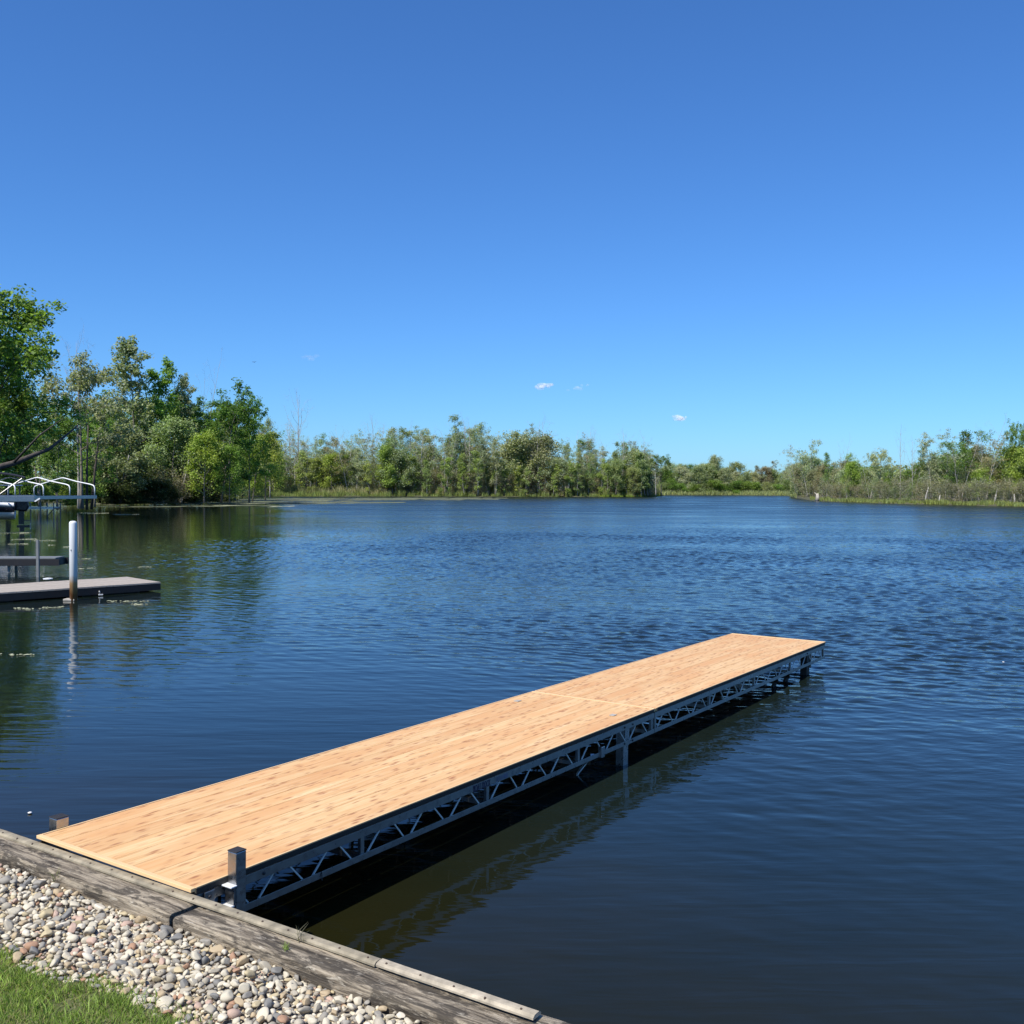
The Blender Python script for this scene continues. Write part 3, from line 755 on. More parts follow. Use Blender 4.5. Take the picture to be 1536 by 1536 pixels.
# ------------------------------------------------------------------ neighbours' docks at the left
def ndock(name, corner_r, corner_l, zt, length, thick, label, planks=True):
    """corner_r / corner_l : right and left far corners at deck height; runs back towards the wall"""
    end = (corner_r - corner_l); wdt = end.length; e = end.normalized(); back = Vector((-e.y, e.x, 0))
    if back.y > 0: back = -back
    return e, back, wdt
cr = at(241, 873, 0.20); cl = at(208, 863, 0.20); b0 = at(0, 889, 0.20)
bdir = (b0 - cr); bdir.z = 0; bl = bdir.length; bdir.normalize()
e = cl - cr; e.z = 0; wl = min(1.7, e.length); e = Vector((bdir.y, -bdir.x, 0)); e = e if e.y > 0 else -e
fd = empty('floating_dock', (cr.x, cr.y, 0)); Mx = Matrix(((bdir.x, e.x, 0, cr.x), (bdir.y, e.y, 0, cr.y), (0, 0, 1, 0), (0, 0, 0, 1)))
if Mx.to_3x3().determinant() < 0: pass
fd.matrix_world = Mx if Mx.to_3x3().determinant() > 0 else Matrix(((bdir.x, e.x, 0, cr.x), (bdir.y, e.y, 0, cr.y), (0, 0, 1, 0), (0, 0, 0, 1)))
FLIP = 1 if Mx.to_3x3().determinant() > 0 else -1
if FLIP < 0:
    e2 = Vector((-bdir.y, bdir.x, 0)); fd.matrix_world = Matrix(((bdir.x, e2.x, 0, cr.x), (bdir.y, e2.y, 0, cr.y), (0, 0, 1, 0), (0, 0, 0, 1)))
tag(fd, "neighbour's low dock with pale grey boards and a dark skirt, beside the white post", 'dock')
FL = 8.2
me = MB().box((0, 0, 0), (0.138, wl, 0.03)).mesh('dock_board', M['dockgrey'])
nb = int(FL / 0.144)
for i in range(nb):
    o = link('dock_board', me, fd); o.location = (0.07 + i*0.144, FLIP*wl/2, 0.185 + rnd.uniform(-.0015, .0015))
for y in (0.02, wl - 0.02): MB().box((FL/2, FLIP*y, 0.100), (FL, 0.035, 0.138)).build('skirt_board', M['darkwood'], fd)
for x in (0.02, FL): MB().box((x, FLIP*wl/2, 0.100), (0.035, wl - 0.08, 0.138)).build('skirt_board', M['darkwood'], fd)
for x in (1.0, 3.5, 6.0): MB().box((x, FLIP*wl/2, -0.02), (1.2, wl - 0.25, 0.16)).build('float', M['rubber_and_shade'], fd)
c_ = MB().bar((1.25, -FLIP*0.06, 0.03), (1.33, -FLIP*0.04, 0.03), 0.05, 0.02).build('cleat_bracket', M['white'], fd)
MB().lathe([(0.01, 0.05), (0.02, 0.08), (0.01, 0.11)], (1.31, -FLIP*0.04, 0.0), 10).build('cleat_ring', M['alu'], fd, True)
# rope bundle lying on it
p = at(72, 869, 0.205)
rb = MB()
for q in range(5):
    pts = [(p.x +   .08*math.cos(a*.5 + q) + rnd.uniform(-.03, .03), p.y + .05*math.sin(a*.5 + q), 0.206 + .005*q) for a in range(12)]
    rb.tube(pts, 0.009, 5)
tag(rb.build('rope_bundle', M['white'], None, True), 'small white coiled rope lying on the low dock', 'rope')
# white post
pp = at(110.5, 901, 0.0)
wp = empty('mooring_post', pp); tag(wp, 'tall round white post with a rusty foot standing at the low dock', 'post')
hgt = zof(783, pp.y)
t = NT('white_post_paint', 0.4, 0.5); sx_ = t.n('ShaderNodeSeparateXYZ'); t.l(t.coords(), sx_.inputs[0])
nz = t.noise(t.coords((12, 12, 4)), 1.0, 5, 0.6)
fz = t.math('ADD', sx_.outputs[2], t.math('MULTIPLY', t.math('SUBTRACT', nz, 0.5), 0.25))
t.color(t.mix(t.ramp(fz, [(0.12, (0.20, 0.08, 0.025)), (0.32, (0.50, 0.30, 0.13)), (0.50, (0.70, 0.71, 0.70))]), (0.5, 0.5, 0.5), t.ramp(nz, [(0.6, 0.0), (0.8, 0.35)])))
pr = 0.073
MB().lathe([(pr, -0.8), (pr, hgt - 0.05), (pr*.92, hgt - 0.022), (pr*.6, hgt - .005), (pr*.2, hgt)], (0, 0, 0), 24).build('pole', t.m, wp, True)
MB().box((-0.07, 0.02, 0.02), (0.22, 0.18, 0.04)).build('collar', M['log'], wp, bevel=0.01)
MB().lathe([(0.008, 0), (0.008, .02)], (-0.01, -pr - .005, hgt*.63), 8).build('bolt', M['bolt'], wp)

# second dock further back
dep = 25.7
q1 = atd(82, dep, 0.38); 
sd2 = empty('second_dock', (q1.x, q1.y, 0)); sd2.rotation_euler = (0, 0, R(4)); tag(sd2, 'dark narrow dock further back with a thin grey post in front', 'dock')
me2 = MB().box((0, 0, 0), (0.138, 0.62, 0.03)).mesh('dock_board', M['steel'])
for i in range(30):
    o = link('dock_board', me2, sd2); o.location = (-0.07 - i*0.144, 0.32, 0.372)
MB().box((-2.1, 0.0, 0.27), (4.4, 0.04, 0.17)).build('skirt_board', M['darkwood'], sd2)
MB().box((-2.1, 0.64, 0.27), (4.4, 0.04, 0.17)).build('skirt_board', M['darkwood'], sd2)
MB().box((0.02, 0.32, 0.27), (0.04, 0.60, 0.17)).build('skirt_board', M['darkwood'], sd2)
for x in (-1.2, -3.9):
    MB().box((x, 0.55, -0.2), (0.05, 0.05, 1.1)).build('leg', M['steel'], sd2)
    MB().box((x, 0.1, -0.2), (0.05, 0.05, 1.1)).build('leg', M['steel'], sd2)
q2 = at(57, 866, 0.0)
tp = MB().box((0, 0, 0.0), (0.06, 0.06, 2*zof(812, q2.y))).build('thin_post', M['steel']); tp.location = (q2.x, q2.y, 0)
tag(tp, 'thin square grey metal post standing in the water before the dark dock', 'post')

# boat lift with bare canopy frame
lift = empty('boat_lift', atd(80, 50, 0)); LO = Vector(lift.location)
tag(lift, 'boat lift with an uncovered canopy frame of white tube hoops', 'boat lift')
hv = Vector((-3.68, 1.27, 0)); rv = Vector((0.327, 0.945, 0)).normalized(); HS = 1.69
ZF = 1.775
first = atd(22.7, 46.0, ZF)
feet = [first + rv * (HS * k) for k in range(-3, 4)]
for f in feet:
    f = f - LO
    def P_(u, z): return f + hv*u + Vector((0, 0, z))
    pts = [P_(0, 0), P_(0.0, .38), P_(.015, .49), (P_(.06, .545)), P_(.30, .70), P_(.48, .86), P_(.52, .88), P_(.56, .86), P_(.75, .68), P_(.94, .50), P_(.985, .44), P_(1, .34), P_(1, 0)]
    MB().tube(pts, 0.030, 8).build('canopy_hoop', M['tubew'], lift, True)
a0 = feet[0] - LO; a1 = feet[-1] - LO
for u, nm in ((0, 'side_rail'), (1, 'side_rail')):
    MB().bar(a0 + hv*u + Vector((0, 0, -.09)), a1 + hv*u + rv*0.12 + Vector((0, 0, -.09)), 0.07, 0.17).build(nm, M['alu'], lift, bevel=0.01)
MB().tube([a0 + hv*.94 + Vector((0, 0, .49)), a1 + hv*.94 - rv*1.0 + Vector((0, 0, .49))], 0.022, 6).build('purlin', M['tubew'], lift, True)
MB().tube([a0 + hv*.06 + Vector((0, 0, .53)), a0 + hv*.06 + rv*HS*2 + Vector((0, 0, .53))], 0.018, 6).build('purlin', M['tubew'], lift, True)
# heavy lifting beam in front
g0 = atd(-90, 43.5, 0) - LO; g1 = atd(52, 45.0, 0) - LO
MB().bar(g0 + Vector((0, 0, 1.66)), g1 + Vector((0, 0, 1.66)), 0.16, 0.28).build('lifting_beam', M['alu'], lift, bevel=0.02)
MB().bar(g1 + Vector((0.03, -.05, 1.54)), g1 + Vector((.26, -.05, 1.68)), 0.05, 0.06).build('beam_bracket', M['white'], lift)
for p_ in (a0 + rv*.5, a0 + hv + rv*.5, a0 + hv + rv*5.5):
    MB().bar(Vector((p_.x, p_.y, -1)), Vector((p_.x, p_.y, 1.7)), 0.10, 0.10, (1, 0, 0)).build('lift_leg', M['steel'], lift)
for k_ in (0.15, 0.6):
    pa = a0 + rv*HS*4*k_; MB().bar(pa + Vector((0, 0, -1.25)), pa + hv + Vector((0, 0, -1.25)), 0.1, 0.12).build('cradle_beam', M['steel'], lift)

# runabout on the lift
boat = empty('motor_boat', (0, 0, 0))
tag(boat, 'dark-hulled motor boat with a white stripe raised on the lift', 'boat')
bc = atd(17, 48.2, 0); boat.location = (bc.x, bc.y, 0.0)
boat.rotation_euler = (0, 0, R(24))       # +x = stern
def hullstations():
    st = []
    for i in range(13):
        u = i / 12; x = 0.15 - 6.0*u
        bw = 1.08 * (1 - max(0, (u - .45)/.55)**2.2); bw = max(bw, 0.03)
        keel = 0.62 + 0.45*max(0, (u - .6)/.4)**2; chine = keel + 0.22 + .25*max(0, (u-.6)/.4)**2; sheer = 1.42 + 0.15*u
        st.append((x, bw, keel, chine, sheer))
    return st
def hull_part(z_fn0, z_fn1, mat, name):
    b = MB(); st = hullstations()
    for x, bw, ke, ch, sh in st:
        rows = z_fn0(bw, ke, ch, sh); 
        for y, z in rows: b.v.append((x, y, z))
    k = len(z_fn0(*st[0][1:]))
    for i in range(len(st) - 1):
        for j in range(k - 1):
            a = i*k+j; b.f.append((a, a+1, a+k+1, a+k))
    b.f.append(tuple(range(k)))
    return b.build(name, mat, boat, True)
hull_part(lambda bw, ke, ch, sh: [(-bw*.99, ch + .16), (-bw*.93, ch), (0, ke), (bw*.93, ch), (bw*.99, ch + .16)], None, M['hullw'], 'hull_bottom')
hull_part(lambda bw, ke, ch, sh: [(-bw, sh - .16), (-bw*1.0, ch + .155), (bw*1.0, ch + .155), (bw, sh - .16)], None, M['hull'], 'hull_side')
hull_part(lambda bw, ke, ch, sh: [(-bw*.80, sh + .02), (-bw*1.02, sh), (-bw*1.01, sh - .165), (bw*1.01, sh - .165), (bw*1.02, sh), (bw*.8, sh + .02)], None, M['hullw'], 'gunwale')
b = MB()
for s_ in (-1, 1): b.bar((-3.0, s_*.85, 1.50), (-3.7, s_*.5, 1.50), 0.02, 0.01)
ws = MB(); ws.v = [(-2.9, -.9, 1.5), (-3.6, -.55, 1.5), (-3.6, .55, 1.5), (-2.9, .9, 1.5), (-2.7, -.82, 1.93), (-3.2, -.48, 1.93), (-3.2, .48, 1.93), (-2.7, .82, 1.93)]
ws.f = [(0, 1, 5, 4), (1, 2, 6, 5), (2, 3, 7, 6)]
wso = ws.build('windscreen', M['glass'], boat); sm = wso.modifiers.new('thick', 'SOLIDIFY'); sm.thickness = 0.012
MB().bar((-3.2, -.5, 1.94), (-3.2, .5, 1.94), .03, .03).build('windscreen_frame', M['alu'], boat)
for y in (-.5, .5):
    MB().box((-2.2, y, 1.48), (.5, .45, .35)).box((-1.95, y, 1.72), (.1, .45, .4)).build('seat', M['hullw'], boat, bevel=0.04)
MB().box((-1.0, -.45, 1.72), (.45, .5, .55)).box((-.85, -.45, 2.05), (.12, .5, .25)).build('helm_console', M['hullw'], boat, bevel=0.05)
MB().box((-.4, 0, 1.52), (.55, 1.5, .38)).build('stern_seat', M['hullw'], boat, bevel=0.05)
bt = MB()
for i in range(9):
    u = i/8; x = -2.3 + 2.9*u; z = 2.92 - 0.22*(2*u-1)**2
    bt.v += [(x, -.95, z-.06), (x, 0, z), (x, .95, z-.06), (x, .95, z-.11), (x, 0, z-.05), (x, -.95, z-.11)]
for i in range(8):
    for j in range(6):
        a = i*6+j; c_ = i*6+(j+1) % 6; bt.f.append((a, c_, c_+6, a+6))
bt.f += [tuple(range(6)), tuple(48+j for j in range(6))[::-1]]
bt.build('bimini_top', M['canvas'], boat)
for s_ in (-.95, .95):
    MB().tube([(-0.9, s_, 1.5), (-2.2, s_, 2.60)], .018, 6).build('bimini_pole', M['alu'], boat)
    MB().tube([(-0.9, s_, 1.5), (0.5, s_, 2.60)], .018, 6).build('bimini_pole', M['alu'], boat)
# outboard motor: cowl, leg, lower unit, propeller
om = MB(); om.v = []
prof = [(0.20, .22, 1.05), (0.62, .24, 1.0), (0.72, .22, 1.35), (0.60, .18, 1.72), (0.25, .17, 1.78)]
cw = MB()
ring = [(.15, 1.05), (.66, 1.0), (.78, 1.25), (.70, 1.62), (.45, 1.76), (.18, 1.68)]
for y, s_ in ((-.2, .86), (-.12, 1.0), (.12, 1.0), (.2, .86)):
    cx_, cz_ = .46, 1.38
    for x, z in ring: cw.v.append((cx_ + (x-cx_)*s_, y, cz_ + (z-cz_)*s_))
for i in range(3):
    for j in range(6):
        a = i*6+j; c_ = i*6+(j+1) % 6; cw.f.append((a, a+6, c_+6, c_))
cw.f += [tuple(range(6)), tuple(18+j for j in range(6))[::-1]]
mo = cw.build('outboard_motor', M['motor'], boat, bevel=0.03)
MB().box((.42, 0, .72), (.24, .12, .66)).box((.62, 0, .56), (.42, .34, .03)).box((.50, 0, .28), (.55, .10, .12)).box((.45, 0, .14), (.2, .02, .2)).build('motor_leg', M['motor'], mo, bevel=0.02)
pb = MB()
for k_ in range(3):
    a = k_*2.09; pb.bar((.80, .02*math.cos(a), .28+.02*math.sin(a)), (.83, .16*math.cos(a), .28+.16*math.sin(a)), .015, .10)
pb.build('propeller', M['alu'], mo)

# small far dock with thin posts
qd = atd(80, 74, 0); fdk = empty('far_dock', (qd.x, qd.y, 0)); tag(fdk, 'small pale far dock on thin posts seen under the canopy frame', 'dock')
me = MB().box((0, 0, 0), (0.18, 1.1, 0.05)).mesh('dock_board', M['hullw'])
for i in range(14):
    o = link('dock_board', me, fdk); o.location = (-0.1 - i*0.185, 0.5, 0.66)
MB().box((-1.3, 0.0, 0.58), (2.6, 0.05, 0.12)).build('side_frame', M['alu'], fdk)
MB().box((-1.3, 1.0, 0.58), (2.6, 0.05, 0.12)).build('side_frame', M['alu'], fdk)
for x in (0.03, -0.95, -2.2):
    for y in (-.04, 1.06): MB().box((x, y, 0.25), (0.06, 0.06, 1.5)).build('leg', M['steel'], fdk)
MB().bar((0.0, -.05, .5), (-.42, -.05, 0.02), .05, .05).build('brace', M['rubber_and_shade'], fdk)

# ------------------------------------------------------------------ trees
def unit(v): return v / (np.linalg.norm(v) + 1e-9)
def make_tree(name, seed, H, Rr, h0, nl, leaf, nleaf, clump, upang=(35, 65), env='oval', bark='bark', trunks=1, tr_r=None, lean=0.0, sub=4, bare=0.0, droop=0.0, twig=0.4, leafup=.5, wob=.03, skirt=False):
    """returns (trunk mesh, crown mesh or None) of a tree of height H, crown radius Rr"""
    rg = np.random.RandomState(seed); b = MB(); tips = []
    tr_r = tr_r or H * 0.014
    for tk in range(trunks):
        la = rg.uniform(0, 6.28); ll = lean + (0.12 + .1*rg.rand() if trunks > 1 else 0)
        hh = H * (1 if tk == 0 else rg.uniform(.75, .95)); n = 9; pts = []; off = np.array([math.cos(la), math.sin(la), 0]) * (.01*H if trunks > 1 else 0)
        wander = np.zeros(3)
        for i in range(n + 1):
            u = i / n; wander += rg.normal(0, wob*H/n*2, 3) * np.array([1, 1, 0])
            pts.append(off + np.array([math.cos(la)*ll*hh*u**1.2, math.sin(la)*ll*hh*u**1.2, hh*u]) + wander*u)
        rads = [tr_r*(1.35 if i == 0 else 1)*(1 - .93*(i/n)**.9)/(trunks**.4) for i in range(n + 1)]
        b.tube(pts, rads, 7 if H > 6 else 5)
        pts = np.array(pts); tips.append((pts[-1], .7)); tips.append((pts[-2], .9))
        for li in range(max(1, nl // trunks)):
            u = h0 + (0.97 - h0) * ((li + rg.uniform(.1, .9)) / (nl // trunks)); fi = u * n; i0 = min(n - 1, int(fi)); p = pts[i0] + (pts[i0+1] - pts[i0])*(fi - i0)
            v = (u - h0) / (1 - h0)
            if env == 'oval': e = math.sin(math.pi * min(1, .16 + .84*v))**.65
            elif env == 'cone': e = (1 - v)**.8*.95 + .08
            elif env == 'vase': e = .35 + .75*math.sin(math.pi*min(1, .25 + .70*v))
            elif env == 'column': e = .6 + .4*math.sin(math.pi*v) if v < .8 else 1 - .75*((v-.8)/.2)
            L = Rr * e * rg.uniform(.65, 1.15); az = li*2.399 + rg.uniform(-.6, .6); el = R(rg.uniform(*upang)) * (.45 + .55*v) if env != 'cone' else R(rg.uniform(5, 40))
            dirv = np.array([math.cos(az)*math.cos(el), math.sin(az)*math.cos(el), math.sin(el)]); q = p.copy(); lp = [q.copy()]; m = 5
            for s in range(m):
                dirv = unit(dirv + np.array([0, 0, (.10 - droop)]) + rg.normal(0, .16, 3)); q = q + dirv * L/m * (1.0/ max(.45, math.cos(el)) if env == 'vase' else 1.05); lp.append(q.copy())
            if lp[-1][2] > H*1.0: lp[-1][2] = H*rg.uniform(.93, 1.0)
            lr = max(.012, rads[i0]*.48)
            b.tube(lp, [lr*(1 - .88*s/m) for s in range(m + 1)], 5, False)
            tips.append((lp[-1], 1.0))
            for k_ in range(sub):
                s = rg.uniform(1.2, m); i1 = min(m-1, int(s)); p2 = lp[i1] + (lp[i1+1]-lp[i1])*(s-i1)
                d2 = unit(unit(lp[i1+1]-lp[i1]) + rg.normal(0, .75, 3) + np.array([0, 0, .2 - droop])); L2 = L*rg.uniform(.22, .5)
                p3 = p2 + d2*L2*.55; p4 = p3 + unit(d2 + rg.normal(0, .3, 3))*L2*.5
                b.tube([p2, p3, p4], [lr*.32, lr*.2, lr*.06], 4, False); tips.append((p4, 1.0)); tips.append((p3, .8))
                if twig > 0:
                    for _ in range(int(1 + 3*twig)):
                        d3 = unit(d2 + rg.normal(0, .7, 3)); b.tube([p3, p3 + d3*L2*.5], [lr*.14, lr*.05], 3, False)
    tm = b.mesh(name + '_trunk', M[bark], True)
    cmn = None
    if nleaf:
        T = np.array([t_[0] for t_ in tips]); W = np.array([t_[1] for t_ in tips])
        keepn = rg.rand(len(T)) > bare; T = T[keepn]; W = W[keepn]
        idx = rg.choice(len(T), nleaf, p=W/W.sum()); c = T[idx]
        # clumps: each tip carries leaves in a soft ball, uneven in size
        csz = rg.uniform(.55, 1.35, len(T))[idx] * clump
        g = rg.normal(0, 1, (nleaf, 3)); g /= np.linalg.norm(g, axis=1)[:, None]; g *= (rg.rand(nleaf)**.45)[:, None]
        c = c + g * csz[:, None] * np.array([1, 1, .72])
        if skirt: c[:, 2] = H * np.clip(c[:, 2]/H, 0, 1.1)**1.9 if False else (c[:, 2] - np.percentile(c[:, 2], 2)) * H/(H - np.percentile(c[:, 2], 2)); c[:, 2] *= (.55 + .45*np.clip(c[:, 2]/H, 0, 1)); c[:, 2] += rg.uniform(-.1, .1, nleaf)
        c[:, 2] = np.maximum(c[:, 2], .05)
        nrm = rg.normal(0, 1, (nleaf, 3)); nrm[:, 2] = np.abs(nrm[:, 2]) + leafup; nrm += g*.5; nrm /= np.linalg.norm(nrm, axis=1)[:, None]
        a = rg.normal(0, 1, (nleaf, 3)); u = np.cross(nrm, a); u /= np.linalg.norm(u, axis=1)[:, None]; v = np.cross(nrm, u)
        s = (rg.uniform(.55, 1.25, nleaf) * leaf)[:, None]
        V = np.stack([c - u*s*.5, c + v*s*.32 + nrm*s*.06, c + u*s*.5, c - v*s*.32 + nrm*s*.06], 1).reshape(-1, 3)
        F = np.arange(nleaf*4).reshape(-1, 4)
        H = float(max(H*.9, np.percentile(V[:, 2], 99.6)))
        cmn = np_mesh(name + '_crown', V, F, M['leaf'])
    return tm, cmn, H
K = {}
# left-hand big trees (near) and broadleaf kinds
K['maple'] = [make_tree('maple', s, 15, 5.6, .16, 26, .30, 21000, .85, sub=7, env='oval', bark='darkbark', tr_r=.24) for s in (1, 2)]
K['broad'] = [make_tree('broadleaf', s, 16, 5.0, .20, 22, .33, 11000, .80, sub=6, env='vase', bark='bark', tr_r=.2, trunks=t_) for s, t_ in ((3, 1), (4, 2), (5, 1))]
K['poplar'] = [make_tree('poplar', s, 19, 3.2, .22, 26, .36, 8500, .72, sub=5, env='column', upang=(45, 75), bark='bark', tr_r=.17, trunks=t_) for s, t_ in ((6, 1), (7, 2))]
K['spread'] = [make_tree('spreading', s, 13, 5.2, .35, 16, .30, 9000, .75, sub=7, env='vase', upang=(15, 45), bark='bark', tr_r=.2, bare=.15) for s in (8, 9)]
# marsh wood kinds
K['slim'] = [make_tree('slim', s, 12, 2.3, .18, 20, .20, 4600, .62, sub=5, env=e_, upang=(40, 75), bark='palebark', tr_r=.10, trunks=t_, bare=.10) for s, e_, t_ in ((11, 'column', 1), (12, 'oval', 2), (13, 'column', 2), (14, 'vase', 3), (15, 'oval', 1))]
K['wispy'] = [make_tree('wispy', s, 12, 2.6, .25, 18, .19, 2600, .5, sub=6, env='vase', upang=(45, 80), bark='palebark', tr_r=.10, trunks=t_, bare=.35, twig=.9) for s, t_ in ((21, 1), (22, 2), (23, 3))]
K['round'] = [make_tree('round', s, 9, 3.2, .10, 20, .25, 8000, .95, sub=6, env='oval', bark='bark', tr_r=.12, trunks=t_) for s, t_ in ((31, 1), (32, 2), (33, 1))]
K['bare'] = [make_tree('bare', s, 12, 2.2, .35, 15, .3, 0, .5, sub=5, env='vase', upang=(50, 80), bark='palebark', tr_r=.13, trunks=t_, twig=1.2) for s, t_ in ((41, 1), (42, 2), (43, 1))]
K['shrub'] = [make_tree('shrub', s, 4, 1.9, .05, 26, .17, 2600, .6, sub=4, env='vase', upang=(50, 85), bark='palebark', tr_r=.06, trunks=6, twig=1.0, skirt=True) for s in (51, 52, 53)]
K['bush'] = [make_tree('bush', s, 4, 2.3, .02, 24, .20, 6000, .7, sub=5, env='oval', upang=(20, 70), bark='darkbark', tr_r=.05, trunks=5, skirt=True) for s in (61, 62, 63)]
K['sapling'] = [make_tree('sapling', s, 7, 1.3, .08, 16, .20, 2600, .5, sub=3, env='column', upang=(50, 80), bark='palebark', tr_r=.045, trunks=t_) for s, t_ in ((71, 2), (72, 3), (73, 1))]
ntree = {}
def plant(kind, px, depth, top, label, group, col, wide=1.0, name='tree', cat='tree', var=None, z0=0.25, rot=None, lean=None):
    lst = K[kind]; i = ntree.get(kind, 0); ntree[kind] = i + 1
    tm, cm, H = lst[i % len(lst) if var is None else var]
    base = atd(px, depth, z0); hh = zof(top, depth) - z0; sc_ = hh / H
    r = empty(name, base, rnd.uniform(0, 6.28) if rot is None else rot)
    ws = sc_ * wide; r.scale = (ws, ws, sc_)
    if lean: r.rotation_euler = (lean[0], lean[1], r.rotation_euler[2])
    tag(r, label, cat, group)
    link('trunk', tm, r)
    if cm:
        c = link('crown', cm, r); v = rnd.uniform(.85, 1.18)
        c.color = (col[0]*v*rnd.uniform(.92, 1.1), col[1]*v, col[2]*v*rnd.uniform(.9, 1.1), 1)
    return r
G_DARK = (0.135, 0.225, 0.045); G_MID = (0.195, 0.305, 0.065); G_LITE = (0.32, 0.42, 0.09); G_GREY = (0.33, 0.385, 0.235); G_PALE = (0.41, 0.45, 0.31); G_BRN = (0.31, 0.30, 0.20); G_OLIVE = (0.27, 0.325, 0.15)

# left shore
LG = 'trees on the left shore'
plant('maple', -22, 64, 424, 'tall dark green maple at the left edge of the picture, topmost of all', LG, G_MID, 1.0, rot=1.0, var=0)
plant('maple', -95, 70, 470, 'second big maple mostly beyond the left edge of the picture', LG, G_DARK, 1.0)
plant('maple', 12, 72, 520, 'dense dark maple below the topmost crown at the left edge', LG, G_DARK, .82, var=1)
plant('spread', 122, 88, 533, 'spreading tree with dead twigs on top, between the big maple and the tall narrow tree', LG, G_GREY, .9, rot=.6)
plant('bare', 118, 89, 516, 'dead bare treetop standing over the spreading tree', LG, G_GREY, .7)
plant('broad', 142, 96, 618, 'rounded green tree under the spreading tree', LG, G_MID, .85)
plant('broad', 86, 84, 610, 'dark green tree behind the canopy frame, second from the left edge', LG, G_DARK, .9)
plant('broad', 30, 78, 620, 'lower green tree right behind the boat lift', LG, G_MID, .9)
plant('poplar', 203, 122, 510, 'tall narrow tree with a pointed leaning top on the left shore', LG, G_GREY, 1.0, rot=2.0, var=0)
plant('poplar', 240, 124, 538, 'narrow tree just right of the tallest pointed tree', LG, G_MID, .95, var=1)
plant('broad', 222, 128, 590, 'leafy green tree at the foot of the two narrow trees', LG, G_MID, .75)
plant('poplar', 282, 128, 565, 'slim grey-green tree beside a bare pole-like tree', LG, G_GREY, .7, var=0)
plant('bare', 298, 130, 543, 'thin bare dead tree rising above the left woods', LG, G_GREY, .6)
plant('broad', 330, 122, 576, 'broad bright green tree with a forked trunk near the point', LG, (0.13, .25, .045), 1.05, var=1, rot=.3)
plant('broad', 374, 127, 590, 'right-hand green crown leaning out over the point', LG, (0.13, .25, .045), .72, var=0, rot=1.9)
plant('round', 258, 120, 628, 'olive tree in the middle of the left woods', LG, G_OLIVE, 1.1)
plant('round', 180, 112, 640, 'olive tree under the tall pointed tree', LG, G_OLIVE, 1.2)
plant('round', 306, 118, 648, 'low yellow-green tree in front of the broad green tree', LG, G_LITE, .9)
plant('round', 344, 120, 668, 'small green tree at the foot of the broad tree', LG, G_MID, .9)
plant('round', 378, 132, 655, 'yellow-green young tree right of the point tree', LG, G_LITE, .9)
plant('round', 398, 150, 650, 'light green young tree where the marsh begins', LG, G_LITE, .9)
plant('slim', 405, 175, 628, 'slim olive tree where the marsh begins', LG, G_OLIVE, .9)
plant('round', 352, 160, 640, 'olive tree behind the point', LG, G_OLIVE, .9)
for i, (px, dp, tp_) in enumerate(((-60, 80, 560), (60, 96, 575), (170, 132, 600), (110, 118, 605), (210, 140, 610), (262, 145, 600), (310, 150, 615), (20, 100, 560), (345, 155, 625), (150, 140, 590), (178, 126, 612), (232, 132, 596), (268, 132, 604), (300, 132, 598), (352, 134, 604))):
    plant('broad', px, dp, tp_, 'dark green tree deep in the left woods', 'background trees of the left woods', rnd.choice([G_DARK, G_MID, G_OLIVE]), 1.05)
SG = 'shrubs along the left shore'
G_BDK = (0.065, 0.095, 0.035); G_BOL = (0.10, 0.13, 0.05)
for px, dp, tp_, kd, col, lb_ in ((160, 112, 700, 'bush', G_BDK, 'dark rounded bush nearest the canopy frame end'), (205, 116, 690, 'bush', G_BOL, 'large dark olive bush overhanging the left shore'),
        (245, 116, 700, 'shrub', G_BRN, 'brown twiggy shrub right of the large olive bush'), (180, 111, 728, 'bush', G_BDK, 'low dark bush at the water line of the left shore'),
        (226, 115, 722, 'bush', G_BDK, 'low dark bush under the twiggy shrub'), (272, 119, 712, 'shrub', G_BRN, 'brown twiggy shrub behind the driftwood'),
        (298, 126, 716, 'shrub', G_BRN, 'brown twiggy shrub at the tip of the point'), (322, 136, 718, 'bush', G_BOL, 'olive bush at the tip of the point'),
        (130, 106, 715, 'bush', G_MID, 'green bush behind the end of the canopy frame'), (100, 102, 722, 'bush', G_LITE, 'light green bush seen through the canopy hoops'),
        (70, 100, 725, 'bush', G_LITE, 'light green bush above the canopy side rail'), (40, 98, 720, 'bush', G_MID, 'green bush behind the boat'), (10, 98, 716, 'bush', G_BDK, 'dark bush behind the boat at the picture edge'),
        (150, 118, 684, 'bush', G_BDK, 'tall dark bush under the spreading tree'), (190, 121, 690, 'bush', G_BDK, 'dark bush filling the gap behind the olive one'), (222, 119, 704, 'bush', G_BDK, 'dark bush left of the brown twiggy shrub'),
        (250, 117, 722, 'bush', G_BDK, 'low dark bush over the pale log'), (270, 123, 698, 'bush', G_BDK, 'dark bush below the olive tree in mid left woods'), (292, 123, 724, 'bush', G_BOL, 'low olive bush by the waterline near the point'),
        (308, 128, 700, 'bush', G_BOL, 'olive bush at the foot of the forked tree'), (168, 111, 738, 'bush', G_BDK, 'lowest dark bush touching the water left of the log'), (206, 113, 740, 'bush', G_BDK, 'low dark bush touching the water beside the log'),
        (340, 150, 722, 'bush', G_LITE, 'light green bush right of the point')):
    plant(kd, px, dp, tp_, lb_, SG, col, 1.5, 'bush', 'bush')
